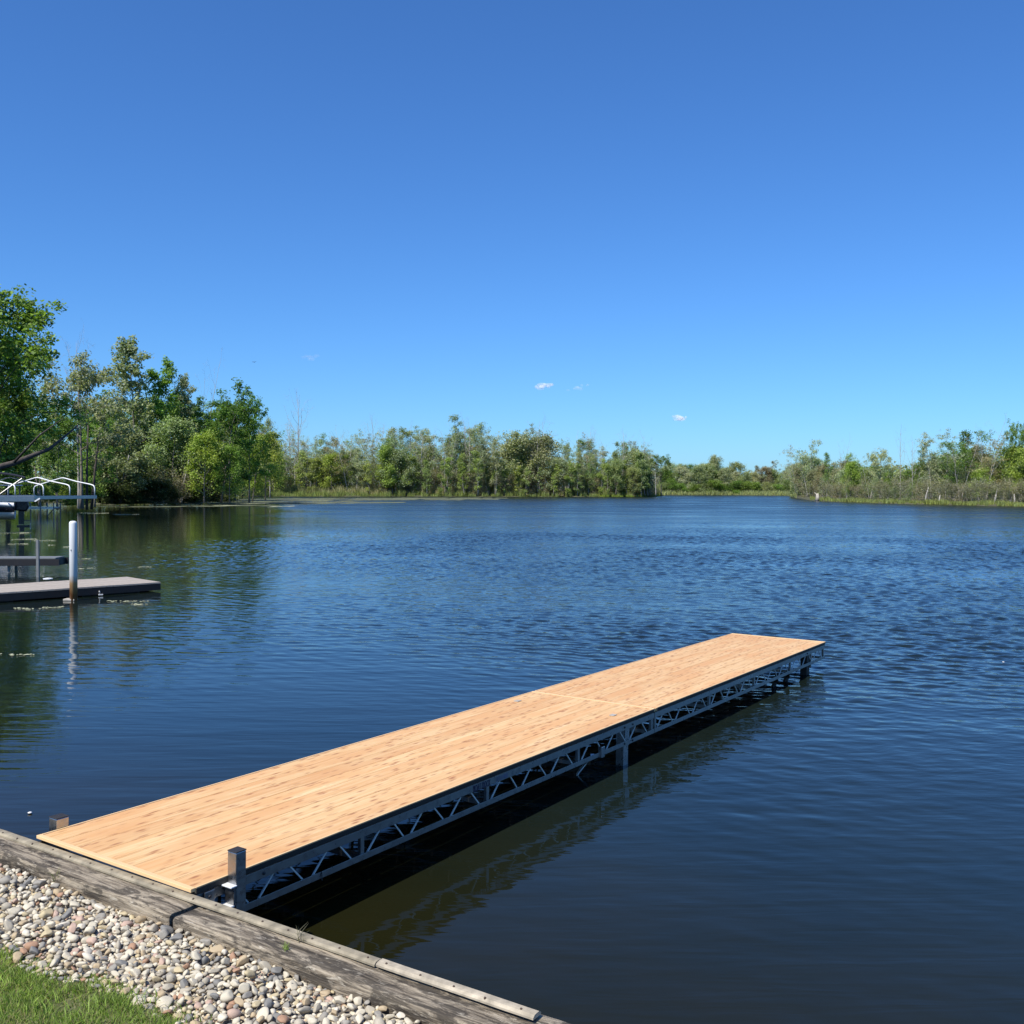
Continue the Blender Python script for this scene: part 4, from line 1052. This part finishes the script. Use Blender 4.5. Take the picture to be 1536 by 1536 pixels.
# leaning trunk over the lift
lt = MB(); A_ = atd(-60, 60, zof(716, 60)); B_ = atd(118, 66, zof(640, 66)); A_ = atd(-140, 58, .4)
M_ = atd(20, 61, zof(697, 61)); lt.tube([A_, atd(-60, 59.5, zof(718, 59.5)), M_, atd(75, 64, zof(675, 64)), B_], [.26, .22, .17, .11, .04], 8)
lt.tube([M_, atd(60, 60, zof(655, 60)), atd(95, 60, zof(630, 60))], [.09, .06, .02], 6)
tag(lt.build('leaning_trunk', M['darkbark'], None, True), 'dark leaning trunk slanting up behind the canopy frame', 'tree trunk')
for i, (px, dp, y0, y1, dx) in enumerate(((130, 86, 735, 640, 3), (137, 88, 735, 655, 12), (188, 118, 730, 640, 14), (262, 119, 742, 690, 22), (272, 121, 740, 650, 12))):
    p0 = atd(px, dp, .2); p1 = atd(px + dx, dp, zof(y1, dp)); pm_ = (p0 + p1)/2 + Vector((rnd.uniform(-.3, .3), 0, 0))
    o = MB().tube([p0, pm_, p1], [.12, .09, .05], 7).build('bare_trunk', M['darkbark'] if i < 2 else M['palebark'], None, True)
    tag(o, ['dark upright trunk left of the shore bushes', 'second dark trunk leaning beside the upright one', 'pale slanting trunk among the left woods', 'pale leaning trunk above the driftwood', 'pale trunk rising behind the leaning one'][i], 'tree trunk', 'bare trunks on the left shore')

# middle marsh wood, far shore and right shore
def prof(tab): xs = [a for a, b in tab]; ys = [b for a, b in tab]; return lambda x: float(np.interp(x, xs, ys))
G_MID2 = (0.25, 0.34, 0.13); G_LIT2 = (0.30, 0.38, 0.11)
topM = prof([(395, 648), (440, 652), (500, 652), (550, 645), (600, 644), (650, 648), (690, 636), (710, 634), (740, 645), (760, 665), (780, 648), (800, 642), (820, 648), (838, 672), (855, 660), (880, 655), (900, 664), (925, 668), (945, 660), (970, 664), (985, 690)])
MG = 'trees of the middle marsh wood'
spec = [(700, 246, 624, 'slim', G_GREY, 'tallest tree of the middle marsh wood, with a pointed bare top'), (447, 250, 600, 'bare', G_GREY, 'bare dead tree with tall thin stems above the left end of the marsh wood'),
        (797, 244, 636, 'wispy', G_GREY, 'fan-shaped twiggy tree standing above the middle marsh wood'), (780, 243, 648, 'round', G_GREY, 'round-topped grey-green tree under the fan-shaped one'),
        (812, 243, 652, 'round', G_GREY, 'grey-green tree right of the fan-shaped one'), (880, 246, 650, 'wispy', G_BRN, 'brownish twiggy tree right of the notch in the wood'),
        (935, 246, 650, 'bare', G_GREY, 'bare dead tree near the right end of the marsh wood'), (975, 246, 654, 'bare', G_GREY, 'spreading dead tree at the right tip of the marsh wood'),
        (992, 248, 682, 'spread', G_DARK, 'dark flat-topped tree leaning out at the right tip'), (968, 244, 690, 'round', G_OLIVE, 'rounded olive tree at the right tip'),
        (590, 238, 668, 'round', G_LITE, 'bright yellow-green tree in the middle of the marsh wood'), (497, 238, 680, 'round', G_LITE, 'yellow-green tree left of the middle of the marsh wood'),
        (620, 240, 690, 'slim', G_LITE, 'slender yellow-green tree in the middle of the marsh wood'), (410, 232, 676, 'round', G_LITE, 'yellow-green tree at the left end of the marsh wood'),
        (365, 205, 665, 'round', G_LITE, 'bright green tree behind the left point'), (696, 238, 700, 'slim', G_LITE, 'low yellow-green tree near the reeds')]
for px, dp, tp_, kd, col, lb_ in spec: plant(kd, px, dp, tp_, lb_, MG, col, 1.0 if kd != 'round' else 1.1)
rows = [(241, 13.5, 12), (248, 11.5, 3), (258, 11.5, -1)]
for dp, step, dy in rows:
    x = 396 + rnd.uniform(0, 8)
    while x < 985:
        kd = rnd.choice(['slim', 'slim', 'slim', 'wispy', 'wispy', 'wispy', 'round', 'bare', 'bare'])
        tp_ = topM(x) + dy + rnd.uniform(-5, 16)
        if kd == 'round': tp_ += 12
        if kd == 'bare': tp_ -= 9
        col = rnd.choice([G_GREY, G_GREY, G_GREY, G_OLIVE, G_PALE, G_BRN, G_MID2])
        lab = {'slim': 'slender grey-green tree in the middle marsh wood', 'wispy': 'thin twiggy tree in the middle marsh wood', 'round': 'rounded grey-green tree in the middle marsh wood', 'bare': 'bare dead tree in the middle marsh wood'}[kd]
        lab = lab.replace('in the middle marsh wood', 'at the left end of the marsh wood, behind the algae' if x < 590 else ('at the centre of the marsh wood' if x < 800 else 'at the right end of the marsh wood'))
        plant(kd, x, dp + rnd.uniform(-3, 3), tp_, lab, lab.replace('tree', 'trees', 1), col, rnd.uniform(.95, 1.25))
        x += step * rnd.uniform(.7, 1.4)
# far bay
topF = prof([(985, 690), (1040, 694), (1068, 688), (1085, 694), (1120, 694), (1160, 692), (1200, 690), (1240, 690)])
plant('round', 1073, 318, 682, 'round tree standing proud of the far bay treeline', 'trees round the far bay', G_GREY, .8)
for dp, dy in ((312, 8), (328, 0)):
    x = 985 + rnd.uniform(0, 8)
    while x < 1240:
        col = rnd.choice([G_GREY, G_PALE, G_OLIVE, G_GREY, G_BRN] if x > 1100 else [G_GREY, G_PALE, G_GREY, G_DARK])
        plant('round' if x < 1110 or rnd.random() < .6 else 'slim', x, dp + rnd.uniform(-3, 3), topF(x) + dy + rnd.uniform(-3, 8), *((lambda q: ('small grey-green tree in the far bay treeline, ' + q, 'far bay treeline, ' + q))('beside the marsh tip' if x < 1060 else ('in its middle' if x < 1150 else 'next to the right shore'))), col, 1.15)
        x += rnd.uniform(11, 18)
# right shore
topR = prof([(1190, 690), (1210, 668), (1240, 692), (1262, 684), (1280, 688), (1310, 684), (1345, 695), (1375, 690), (1400, 655), (1440, 655), (1470, 650), (1490, 655), (1505, 690), (1536, 650), (1620, 640)])
RG = 'trees of the right shore'
def rsd(px): return float(np.interp(px, [1190, 1232, 1350, 1450, 1536, 1640], [230, 182, 152, 139, 131, 126]))
spec = [(1196, 666, 'wispy', G_PALE, 'pale tree with upright limbs above the left end of the right shore', 1.1), (1213, 660, 'slim', G_PALE, 'second pale upright tree at the left end of the right shore', 1.1),
        (1240, 678, 'slim', G_MID, 'small dark green treetop right of the pale upright trees', .8), (1260, 658, 'bare', G_GREY, 'slim bare tree, first dead one along the right shore', .7),
        (1276, 678, 'slim', G_LITE, 'pointed yellow-green tree next to the first dead tree', 1.0), (1276, 690, 'round', G_LITE, 'yellow-green bush-like tree under the pointed one', .8),
        (1305, 672, 'wispy', G_PALE, 'pale open tree in the middle of the right shore', 1.2), (1320, 672, 'spread', G_PALE, 'pale spreading tree in the middle of the right shore', .7),
        (1350, 646, 'bare', G_GREY, 'tall forked dead tree standing alone above the right shore', .5), (1368, 660, 'bare', G_GREY, 'broken dead tree right of the forked one', .8),
        (1372, 668, 'slim', G_DARK, 'dark stubby tree around the broken dead one', .8), (1400, 648, 'slim', G_PALE, 'tall pale green tree left of the dark green one', 1.0),
        (1418, 642, 'wispy', G_GREY, 'twiggy tall tree behind the pale green one', 1.1), (1440, 645, 'slim', G_MID, 'dense dark green tall tree on the right shore', 1.3),
        (1447, 645, 'slim', G_DARK, 'dark green tall tree leaning on the dense one', 1.2), (1470, 632, 'bare', G_GREY, 'tallest dead tree on the right shore', 1.2),
        (1478, 648, 'wispy', G_BRN, 'brownish twiggy tree below the tallest dead one', 1.4), (1488, 650, 'wispy', G_BRN, 'second brownish twiggy tree at the notch', 1.1), (1466, 664, 'slim', G_BRN, 'brownish dense tree under the tallest dead one', 1.2),
        (1526, 630, 'spread', G_MID, 'tree with a flat layered top at the right edge of the picture', .45), (1516, 664, 'round', G_LITE, 'bright light green rounded tree at the right edge', 1.15),
        (1540, 668, 'round', G_LITE, 'bright green tree cut by the right edge of the picture', 1.2), (1470, 700, 'round', G_LITE, 'light green small tree with a dark hollow beneath', 1.0),
        (1362, 702, 'round', G_MID, 'low green tree overhanging the right bank', .8), (1528, 700, 'round', G_MID, 'dark green tree at the water by the right edge', 1.1)]
for px, tp_, kd, col, lb_, wd_ in spec: plant(kd, px, rsd(px) + rnd.uniform(-2, 6), tp_, lb_, RG, col, wd_)
for dd_, dy, step in ((4, 20, 17), (14, 4, 15)):
    x = 1200 + rnd.uniform(0, 8)
    while x < 1570:
        kd = rnd.choice(['slim', 'round', 'round', 'wispy', 'round']); col = rnd.choice([G_PALE, G_GREY, G_OLIVE, G_GREY, G_MID, G_BRN])
        lab = {'slim': 'slender tree in the mixed wood of the right shore', 'wispy': 'twiggy tree in the mixed wood of the right shore', 'round': 'rounded tree in the mixed wood of the right shore'}[kd]
        lab = lab.replace('in the mixed wood of the right shore', 'in the right shore wood, ' + ('behind the pale stump' if x < 1300 else ('left of the tall dead trees' if x < 1390 else ('among the tall dead trees' if x < 1500 else 'at the picture edge'))))
        plant(kd, x, rsd(x) + dd_, max(topR(x), 664) + dy + rnd.uniform(-4, 12), lab, lab.replace('tree', 'trees', 1), col, rnd.uniform(.9, 1.2))
        x += step * rnd.uniform(.7, 1.4)
def seg3(x): return 'left third' if x < 560 else ('middle third' if x < 780 else 'right third')
# light green saplings under the marsh trees
x = 400
while x < 985:
    lab = 'yellow-green sapling at the foot of the marsh wood, ' + ('left half' if x < 690 else 'right half')
    plant('sapling', x, 239 + rnd.uniform(-1.5, 2), 688 + rnd.uniform(-12, 14), lab, lab.replace('sapling', 'saplings'), rnd.choice([G_LIT2, G_LIT2, G_MID2, G_OLIVE]), rnd.uniform(.8, 1.2), 'sapling', 'sapling'); x += rnd.uniform(10, 22)
# brushy shrubs in front of the woods
x = 405
while x < 985:
    plant('shrub', x, 240 + rnd.uniform(-1, 3), 706 + rnd.uniform(-8, 8), 'grey-brown brushy shrub in front of the marsh wood, ' + seg3(x), 'brushy shrubs before the marsh wood, ' + seg3(x), rnd.choice([G_BRN, G_OLIVE, G_BRN]), rnd.uniform(.9, 1.3), 'shrub', 'shrub'); x += rnd.uniform(9, 15)
x = 402
while x < 975:
    plant('shrub', x, 245 + rnd.uniform(-1, 2), 694 + rnd.uniform(-8, 8), 'taller grey-brown shrub behind the brush of the marsh wood, ' + seg3(x), 'taller shrubs behind the brush, ' + seg3(x), rnd.choice([G_BRN, G_OLIVE, G_GREY]), rnd.uniform(.7, 1.0), 'shrub', 'shrub'); x += rnd.uniform(12, 20)
x = 1195
while x < 1580:
    plant('shrub', x, float(np.interp(x, [1195, 1232, 1350, 1450, 1536, 1640], [226, 176, 147, 134, 125, 120])), 718 + rnd.uniform(-7, 7), *((lambda q: ('grey-brown brushy shrub on the right shore, ' + q, 'brushy shrubs on the right shore, ' + q))('near the pale stump' if x < 1300 else ('midway along the bank' if x < 1430 else 'near the edge of the picture'))), rnd.choice([G_BRN, G_BRN, G_OLIVE]), rnd.uniform(.9, 1.25), 'shrub', 'shrub'); x += rnd.uniform(9, 15)
x = 995
while x < 1200:
    plant('bush', x, 308, 722 + rnd.uniform(-4, 3), 'low bush at the edge of the far bay', 'low bushes of the far bay', rnd.choice([G_OLIVE, G_MID]), 1.6, 'bush', 'bush'); x += rnd.uniform(12, 20)

# deep wood behind everything: one mass nobody could count
def wood_mass(name, pts, hgt, n, leafs, label, col):
    """pts: list of (px, depth, width_in_depth)"""
    t_ = nr.uniform(0, len(pts) - 1, n); i0 = t_.astype(int); f = (t_ - i0)[:, None]; A = np.array(pts, dtype=float); q = A[i0]*(1-f) + A[np.minimum(i0+1, len(pts)-1)]*f
    dep = q[:, 1] + nr.uniform(0, 1, n)*q[:, 2]; x = (q[:, 0]-768)/FOC*dep
    hmod = hgt*(0.8 + .2*np.sin(x*.35) * np.sin(x*.13+1)) ; z = .2 + nr.uniform(0, 1, n)**.8*hmod
    c = np.stack([x, dep, z], 1)
    cc = (np.sin(x*1.1)+np.sin(dep*1.3+x*.7)+np.sin(z*1.7+x*.5)) > -.9
    c = c[cc]; n = len(c)
    nrm = nr.normal(0, 1, (n, 3)); nrm[:, 2] = abs(nrm[:, 2]) + .4; nrm /= np.linalg.norm(nrm, axis=1)[:, None]; a = nr.normal(0, 1, (n, 3)); u = np.cross(nrm, a); u /= np.linalg.norm(u, axis=1)[:, None]; v = np.cross(nrm, u)
    s = (nr.uniform(.6, 1.3, n)*leafs)[:, None]
    V = np.stack([c - u*s*.5, c + v*s*.35, c + u*s*.5, c - v*s*.35], 1).reshape(-1, 3)
    o = link(name, np_mesh(name, V, np.arange(n*4).reshape(-1, 4), M['leaf'])); o.color = (*col, 1)
    tag(o, label, 'woods', kind='stuff')
wood_mass('deep_wood', [(-500, 150, 25), (0, 130, 30), (330, 165, 30), (400, 243, 36), (700, 243, 36), (975, 245, 24)], 11.5, 170000, .38, 'dense undergrowth filling the woods of the left and middle shores', (0.33, 0.38, 0.21))
wood_mass('deep_wood', [(980, 322, 30), (1190, 322, 30)], 7.5, 16000, .7, 'dense undergrowth behind the far bay treeline', G_GREY)
wood_mass('deep_wood', [(1185, 240, 20), (1232, 195, 25), (1350, 165, 25), (1536, 145, 25), (2300, 140, 25)], 7.0, 60000, .4, 'dense undergrowth filling the wood of the right shore', G_OLIVE)
wood_mass('deep_wood', [(-900, 420, 60), (500, 520, 60), (1536, 500, 60), (2600, 420, 60)], 11, 24000, 1.6, 'distant woods along the horizon', G_DARK)

# ------------------------------------------------------------------ reeds and sedge banks
def band(px0, px1, off0, off1, n, h0, h1, col, label, wdt=.05):
    px = nr.uniform(px0, px1, n); az = np.degrees(np.arctan((px-768)/FOC)); r = np.interp(az, sh_az, sh_r) + nr.uniform(off0, off1, n)
    r += 1.2*np.sin(az*9.1) + .8*np.sin(az*23.7)
    P = np.stack([r*np.sin(np.radians(az)), r*np.cos(np.radians(az)), np.full(n, .05)], 1)
    cl = .75 + .35*np.sin(P[:, 0]*.9)*np.sin(P[:, 0]*.37+P[:, 1]*.5)
    o = blades('marsh_reeds', P, nr.uniform(h0, h1, n)*cl, nr.uniform(.6, 1.4, n)*wdt, nr.uniform(.05, .45, n), M['reed'], colr=col)
    tag(o, label, 'reeds', kind='stuff')
band(318, 992, -0.6, 9, 34000, .7, 1.9, (0.24, 0.30, 0.09), 'green sedge fringe along the middle marsh shore')
band(480, 990, 2, 14, 32000, 1.6, 3.4, (0.36, 0.35, 0.18), 'taller straw-coloured reeds at the right half of the marsh shore')
band(330, 640, 5, 14, 24000, 1.6, 3.4, (0.23, 0.25, 0.11), 'green-brown reeds at the left half of the marsh shore')
band(990, 1195, -0.6, 14, 12000, .8, 2.0, (0.30, 0.34, 0.14), 'pale reeds at the edge of the far bay', .09)
band(1215, 1560, -0.5, 5, 16000, .3, .9, (0.26, 0.31, 0.10), 'low green sedge along the right shore')
band(100, 330, 0.2, 5, 9000, .3, 1.0, (0.15, 0.18, 0.06), 'low sedge along the left shore')
lb_ = (0.24, 0.33, 0.05)
band(900, 990, -1.0, 3, 6000, .3, .7, lb_, 'bright green grass at the tip of the marsh')

# ------------------------------------------------------------------ algae mats and scum
def patches(name, lst, mat, label, z=0.006, seed=1, bit=0.06, dens=1.0):
    """ragged floating mats: many small uneven flat pieces gathered in long drifts"""
    rg = random.Random(seed); b = MB()
    for (x0, x1, y0, y1) in lst:
        c0 = at((x0+x1)/2, (y0+y1)/2, z); sc_ = c0.y / FOC; w_ = (x1-x0)*sc_; dl = at(x0, y0, z).y - at(x0, y1, z).y
        cap = 3500 if bit > .2 else 700; n = int(min(cap, max(30, dens * w_ * dl / (bit*bit) * .55))); bb = bit if n < cap else math.sqrt(w_*dl*.45/cap)
        wig = rg.uniform(0, 6)
        for _ in range(n):
            u = rg.uniform(-1, 1); v = rg.gauss(0, .42)*(1 - .6*abs(u)) + .35*math.sin(u*3 + wig)
            if math.sin(u*9 + wig*3) + math.sin(u*23+wig) < -.9: continue
            x = c0.x + u*w_/2; y = c0.y + v*dl/2; r = bb*rg.uniform(.35, 1.0); k = rg.randint(5, 7); a0_ = rg.uniform(0, 6); n0 = len(b.v); zz_ = z + rg.uniform(-.003, .003)
            for i in range(k):
                a = a0_ + 2*math.pi*i/k; rr = r*rg.uniform(.55, 1.0); b.v.append((x + rr*1.5*math.cos(a), y + rr*math.sin(a), zz_ - .002))
            b.v.append((x, y, zz_ + .006))
            for i in range(k): b.f.append((n0+i, n0+(i+1) % k, n0+k))
    o = b.build(name, mat); tag(o, label, 'algae', kind='stuff'); return o
patches('algae_mat', [(305, 640, 746.6, 751), (420, 760, 746.2, 750), (300, 420, 748, 756), (440, 700, 746.4, 752), (360, 600, 752, 756), (300, 540, 749.5, 753.5), (318, 470, 753, 757), (600, 760, 746.2, 748.2), (245, 420, 757, 759.2), (120, 330, 758.5, 760.5)], M['algae'], 'flat brown algae mat floating before the marsh shore', bit=.5, dens=3)
patches('pollen_scum', [(0, 46, 797, 800.5), (22, 58, 808, 809.5), (50, 84, 810, 811), (16, 44, 815, 816.5), (70, 83, 817, 818), (118, 141, 851.5, 853.5), (-30, 52, 979.5, 983), (96, 104, 819.5, 821),
    (20, 60, 911, 914), (66, 92, 909, 912.5), (160, 236, 900.5, 902.5), (196, 222, 905, 907.5), (116, 160, 769, 770), (168, 206, 771, 771.8), (118, 136, 837.5, 838.3), (208, 228, 850, 850.8),
    (320, 360, 757.6, 758.8), (410, 438, 758.5, 760.5), (352, 400, 755, 756)], M['pollen'], 'thin pale streaks of pollen and weed floating on the calm water', z=.010, seed=4, bit=.035, dens=.28)

# driftwood, stump, bird
dw = MB(); a, b_ = atd(231, 124, 0), atd(262, 124, 0)
dw.tube([Vector((a.x, a.y, .1)), Vector(((a.x+b_.x)/2, a.y+.2, .55)), Vector((b_.x, b_.y, .5))], [.07, .13, .10], 7)
tag(dw.build('driftwood_log', M['log'], None, True), 'pale bleached log lying at the foot of the left shore bushes', 'driftwood', 'driftwood on the left shore')
dw = MB(); a, b_ = atd(330, 138, 0), atd(356, 141, 0)
dw.tube([Vector((a.x, a.y, .12)), Vector(((a.x+b_.x)/2, (a.y+b_.y)/2, .5)), Vector((b_.x, b_.y, .95))], [.12, .09, .05], 7)
dw.tube([Vector((a.x+.8, a.y, .2)), Vector((a.x+.2, a.y, .55))], [.07, .03], 5)
tag(dw.build('driftwood_log', M['log'], None, True), 'pale slanting log at the tip of the point beside the algae', 'driftwood', 'driftwood on the left shore')
p = atd(1226, 172.5, 0)
MB_ = MB().tube([p, p + Vector((.03, 0, .7)), p + Vector((-.03, 0, 1.3))], [.42, .30, .22], 9); MB_.tube([p + Vector((0, 0, .9)), p + Vector((-.5, 0, 1.5))], [.1, .05], 5)
tag(MB_.build('tree_stump', M['log'], None, True), 'pale broken stump at the waterline where the right shore begins', 'stump')
for px, h, lbl in ((1388, 2.4, 'pale bare trunk at the water on the right shore, left one'), (1408, 1.3, 'short pale leaning snag at the right shore waterline'), (1492, 2.2, 'pale trunk at the water near the right edge of the picture'), (1521, 1.6, 'pale leaning trunk closest to the right edge')):
    p = atd(px, float(np.interp(px, [1232, 1350, 1450, 1536], [174, 145.5, 133, 124.5])), 0)
    o = MB().tube([p, p + Vector((.1, 0, h*.5)), p + Vector((rnd.uniform(-.5, .5), 0, h))], [.16, .11, .05], 7).build('snag', M['palebark'], None, True); tag(o, lbl, 'dead trunk', 'pale snags on the right shore')
bd = MB(); bp = atd(382, 150, zof(545, 150))
bd.tube([(-.28, 0, 0), (-.1, 0, .03), (.15, 0, .02), (.3, 0, 0)], [.02, .07, .07, .02], 6)
bd.v += [(0, 0, .03), (.08, .5, .2), (-.06, .9, .1), (-.12, .4, .12)]; n_ = len(bd.v); bd.f.append((n_-4, n_-3, n_-2, n_-1))
bd.v += [(0, 0, .03), (.08, -.5, .2), (-.06, -.9, .1), (-.12, -.4, .12)]; n_ = len(bd.v); bd.f.append((n_-4, n_-3, n_-2, n_-1))
bo = bd.build('flying_bird', M['bolt']); bo.location = bp; bo.scale = (.55,)*3; bo.rotation_euler = (0, 0, R(60)); tag(bo, 'tiny dark bird flying over the left woods', 'bird')
# tiny floating leaves
for px, py, lbl in ((45, 1219, 'tiny white fleck floating left of the deck'), (1505, 993, 'tiny white fleck floating far right')):
    p = at(px, py, .008); o = MB().lathe([(.012, -.004), (.016, .002), (.006, .006)], (p.x, p.y, p.z), 9).build('floating_fleck', M['white'], None, True); tag(o, lbl, 'fleck', 'white flecks on the water')

# ------------------------------------------------------------------ clouds
tcl = NT('cloud', 1.0, 0.0)
lw_ = tcl.n('ShaderNodeLayerWeight'); lw_.inputs[0].default_value = 0.5
trn = tcl.n('ShaderNodeBsdfTransparent'); dif = tcl.n('ShaderNodeBsdfDiffuse'); dif.inputs[0].default_value = (0.95, 0.96, 0.98, 1)
oi_ = tcl.n('ShaderNodeObjectInfo'); sep = tcl.n('ShaderNodeSeparateColor'); tcl.l(oi_.outputs['Color'], sep.inputs[0])
nzc = tcl.noise(tcl.coords((.02, .02, .02)), 1.0, 5, .65)
fac = tcl.math('MULTIPLY', tcl.math('POWER', tcl.math('SUBTRACT', 1.0, lw_.outputs['Facing']), 1.6), tcl.ramp(nzc, [(.35, .15), (.65, 1.0)]))
fac = tcl.math('MULTIPLY', fac, sep.outputs[0])
msx = tcl.n('ShaderNodeMixShader'); tcl.l(fac, msx.inputs[0]); tcl.l(trn.outputs[0], msx.inputs[1]); tcl.l(dif.outputs[0], msx.inputs[2]); tcl.l(msx.outputs[0], tcl.out.inputs[0])
def cloud(px, py, wpx, hpx, dens, label, seed, tilt=0.0):
    dep = 6000; rg = random.Random(seed); V, F = ico(3); VV = []; FF = []; n = 0
    u = dep / FOC
    for _ in range(11):
        x = rg.gauss(0, .26)*wpx; y = rg.gauss(0, .16)*hpx - tilt*x; r = hpx*rg.uniform(.22, .42)*(1 - .5*abs(x)/wpx)
        P = V*np.array([r*rg.uniform(1.2, 2.2), r*1.4, r])*u + np.array([x*u, rg.uniform(-60, 60), -y*u]); VV.append(P); FF.append(F + n); n += len(P)
    o = link('cloud', np_mesh('cloud', np.vstack(VV), np.vstack(FF), tcl.m, True)); o.location = (atd(px, dep)[0], dep, zof(py, dep)); o.color = (dens, dens, dens, 1)
    tag(o, label, 'cloud', 'small clouds low in the sky')
cloud(813, 580, 26, 9, .42, 'small bright white cloud above the middle marsh wood', 1, tilt=.18)
cloud(865, 582, 24, 7, .12, 'faint thin cloud right of the bright one', 2, tilt=.25)
cloud(1018, 627, 17, 9, .40, 'small white cloud above the gap of the far bay', 3)
cloud(468, 537, 22, 8, .08, 'very faint cloud over the left end of the marsh wood', 4)
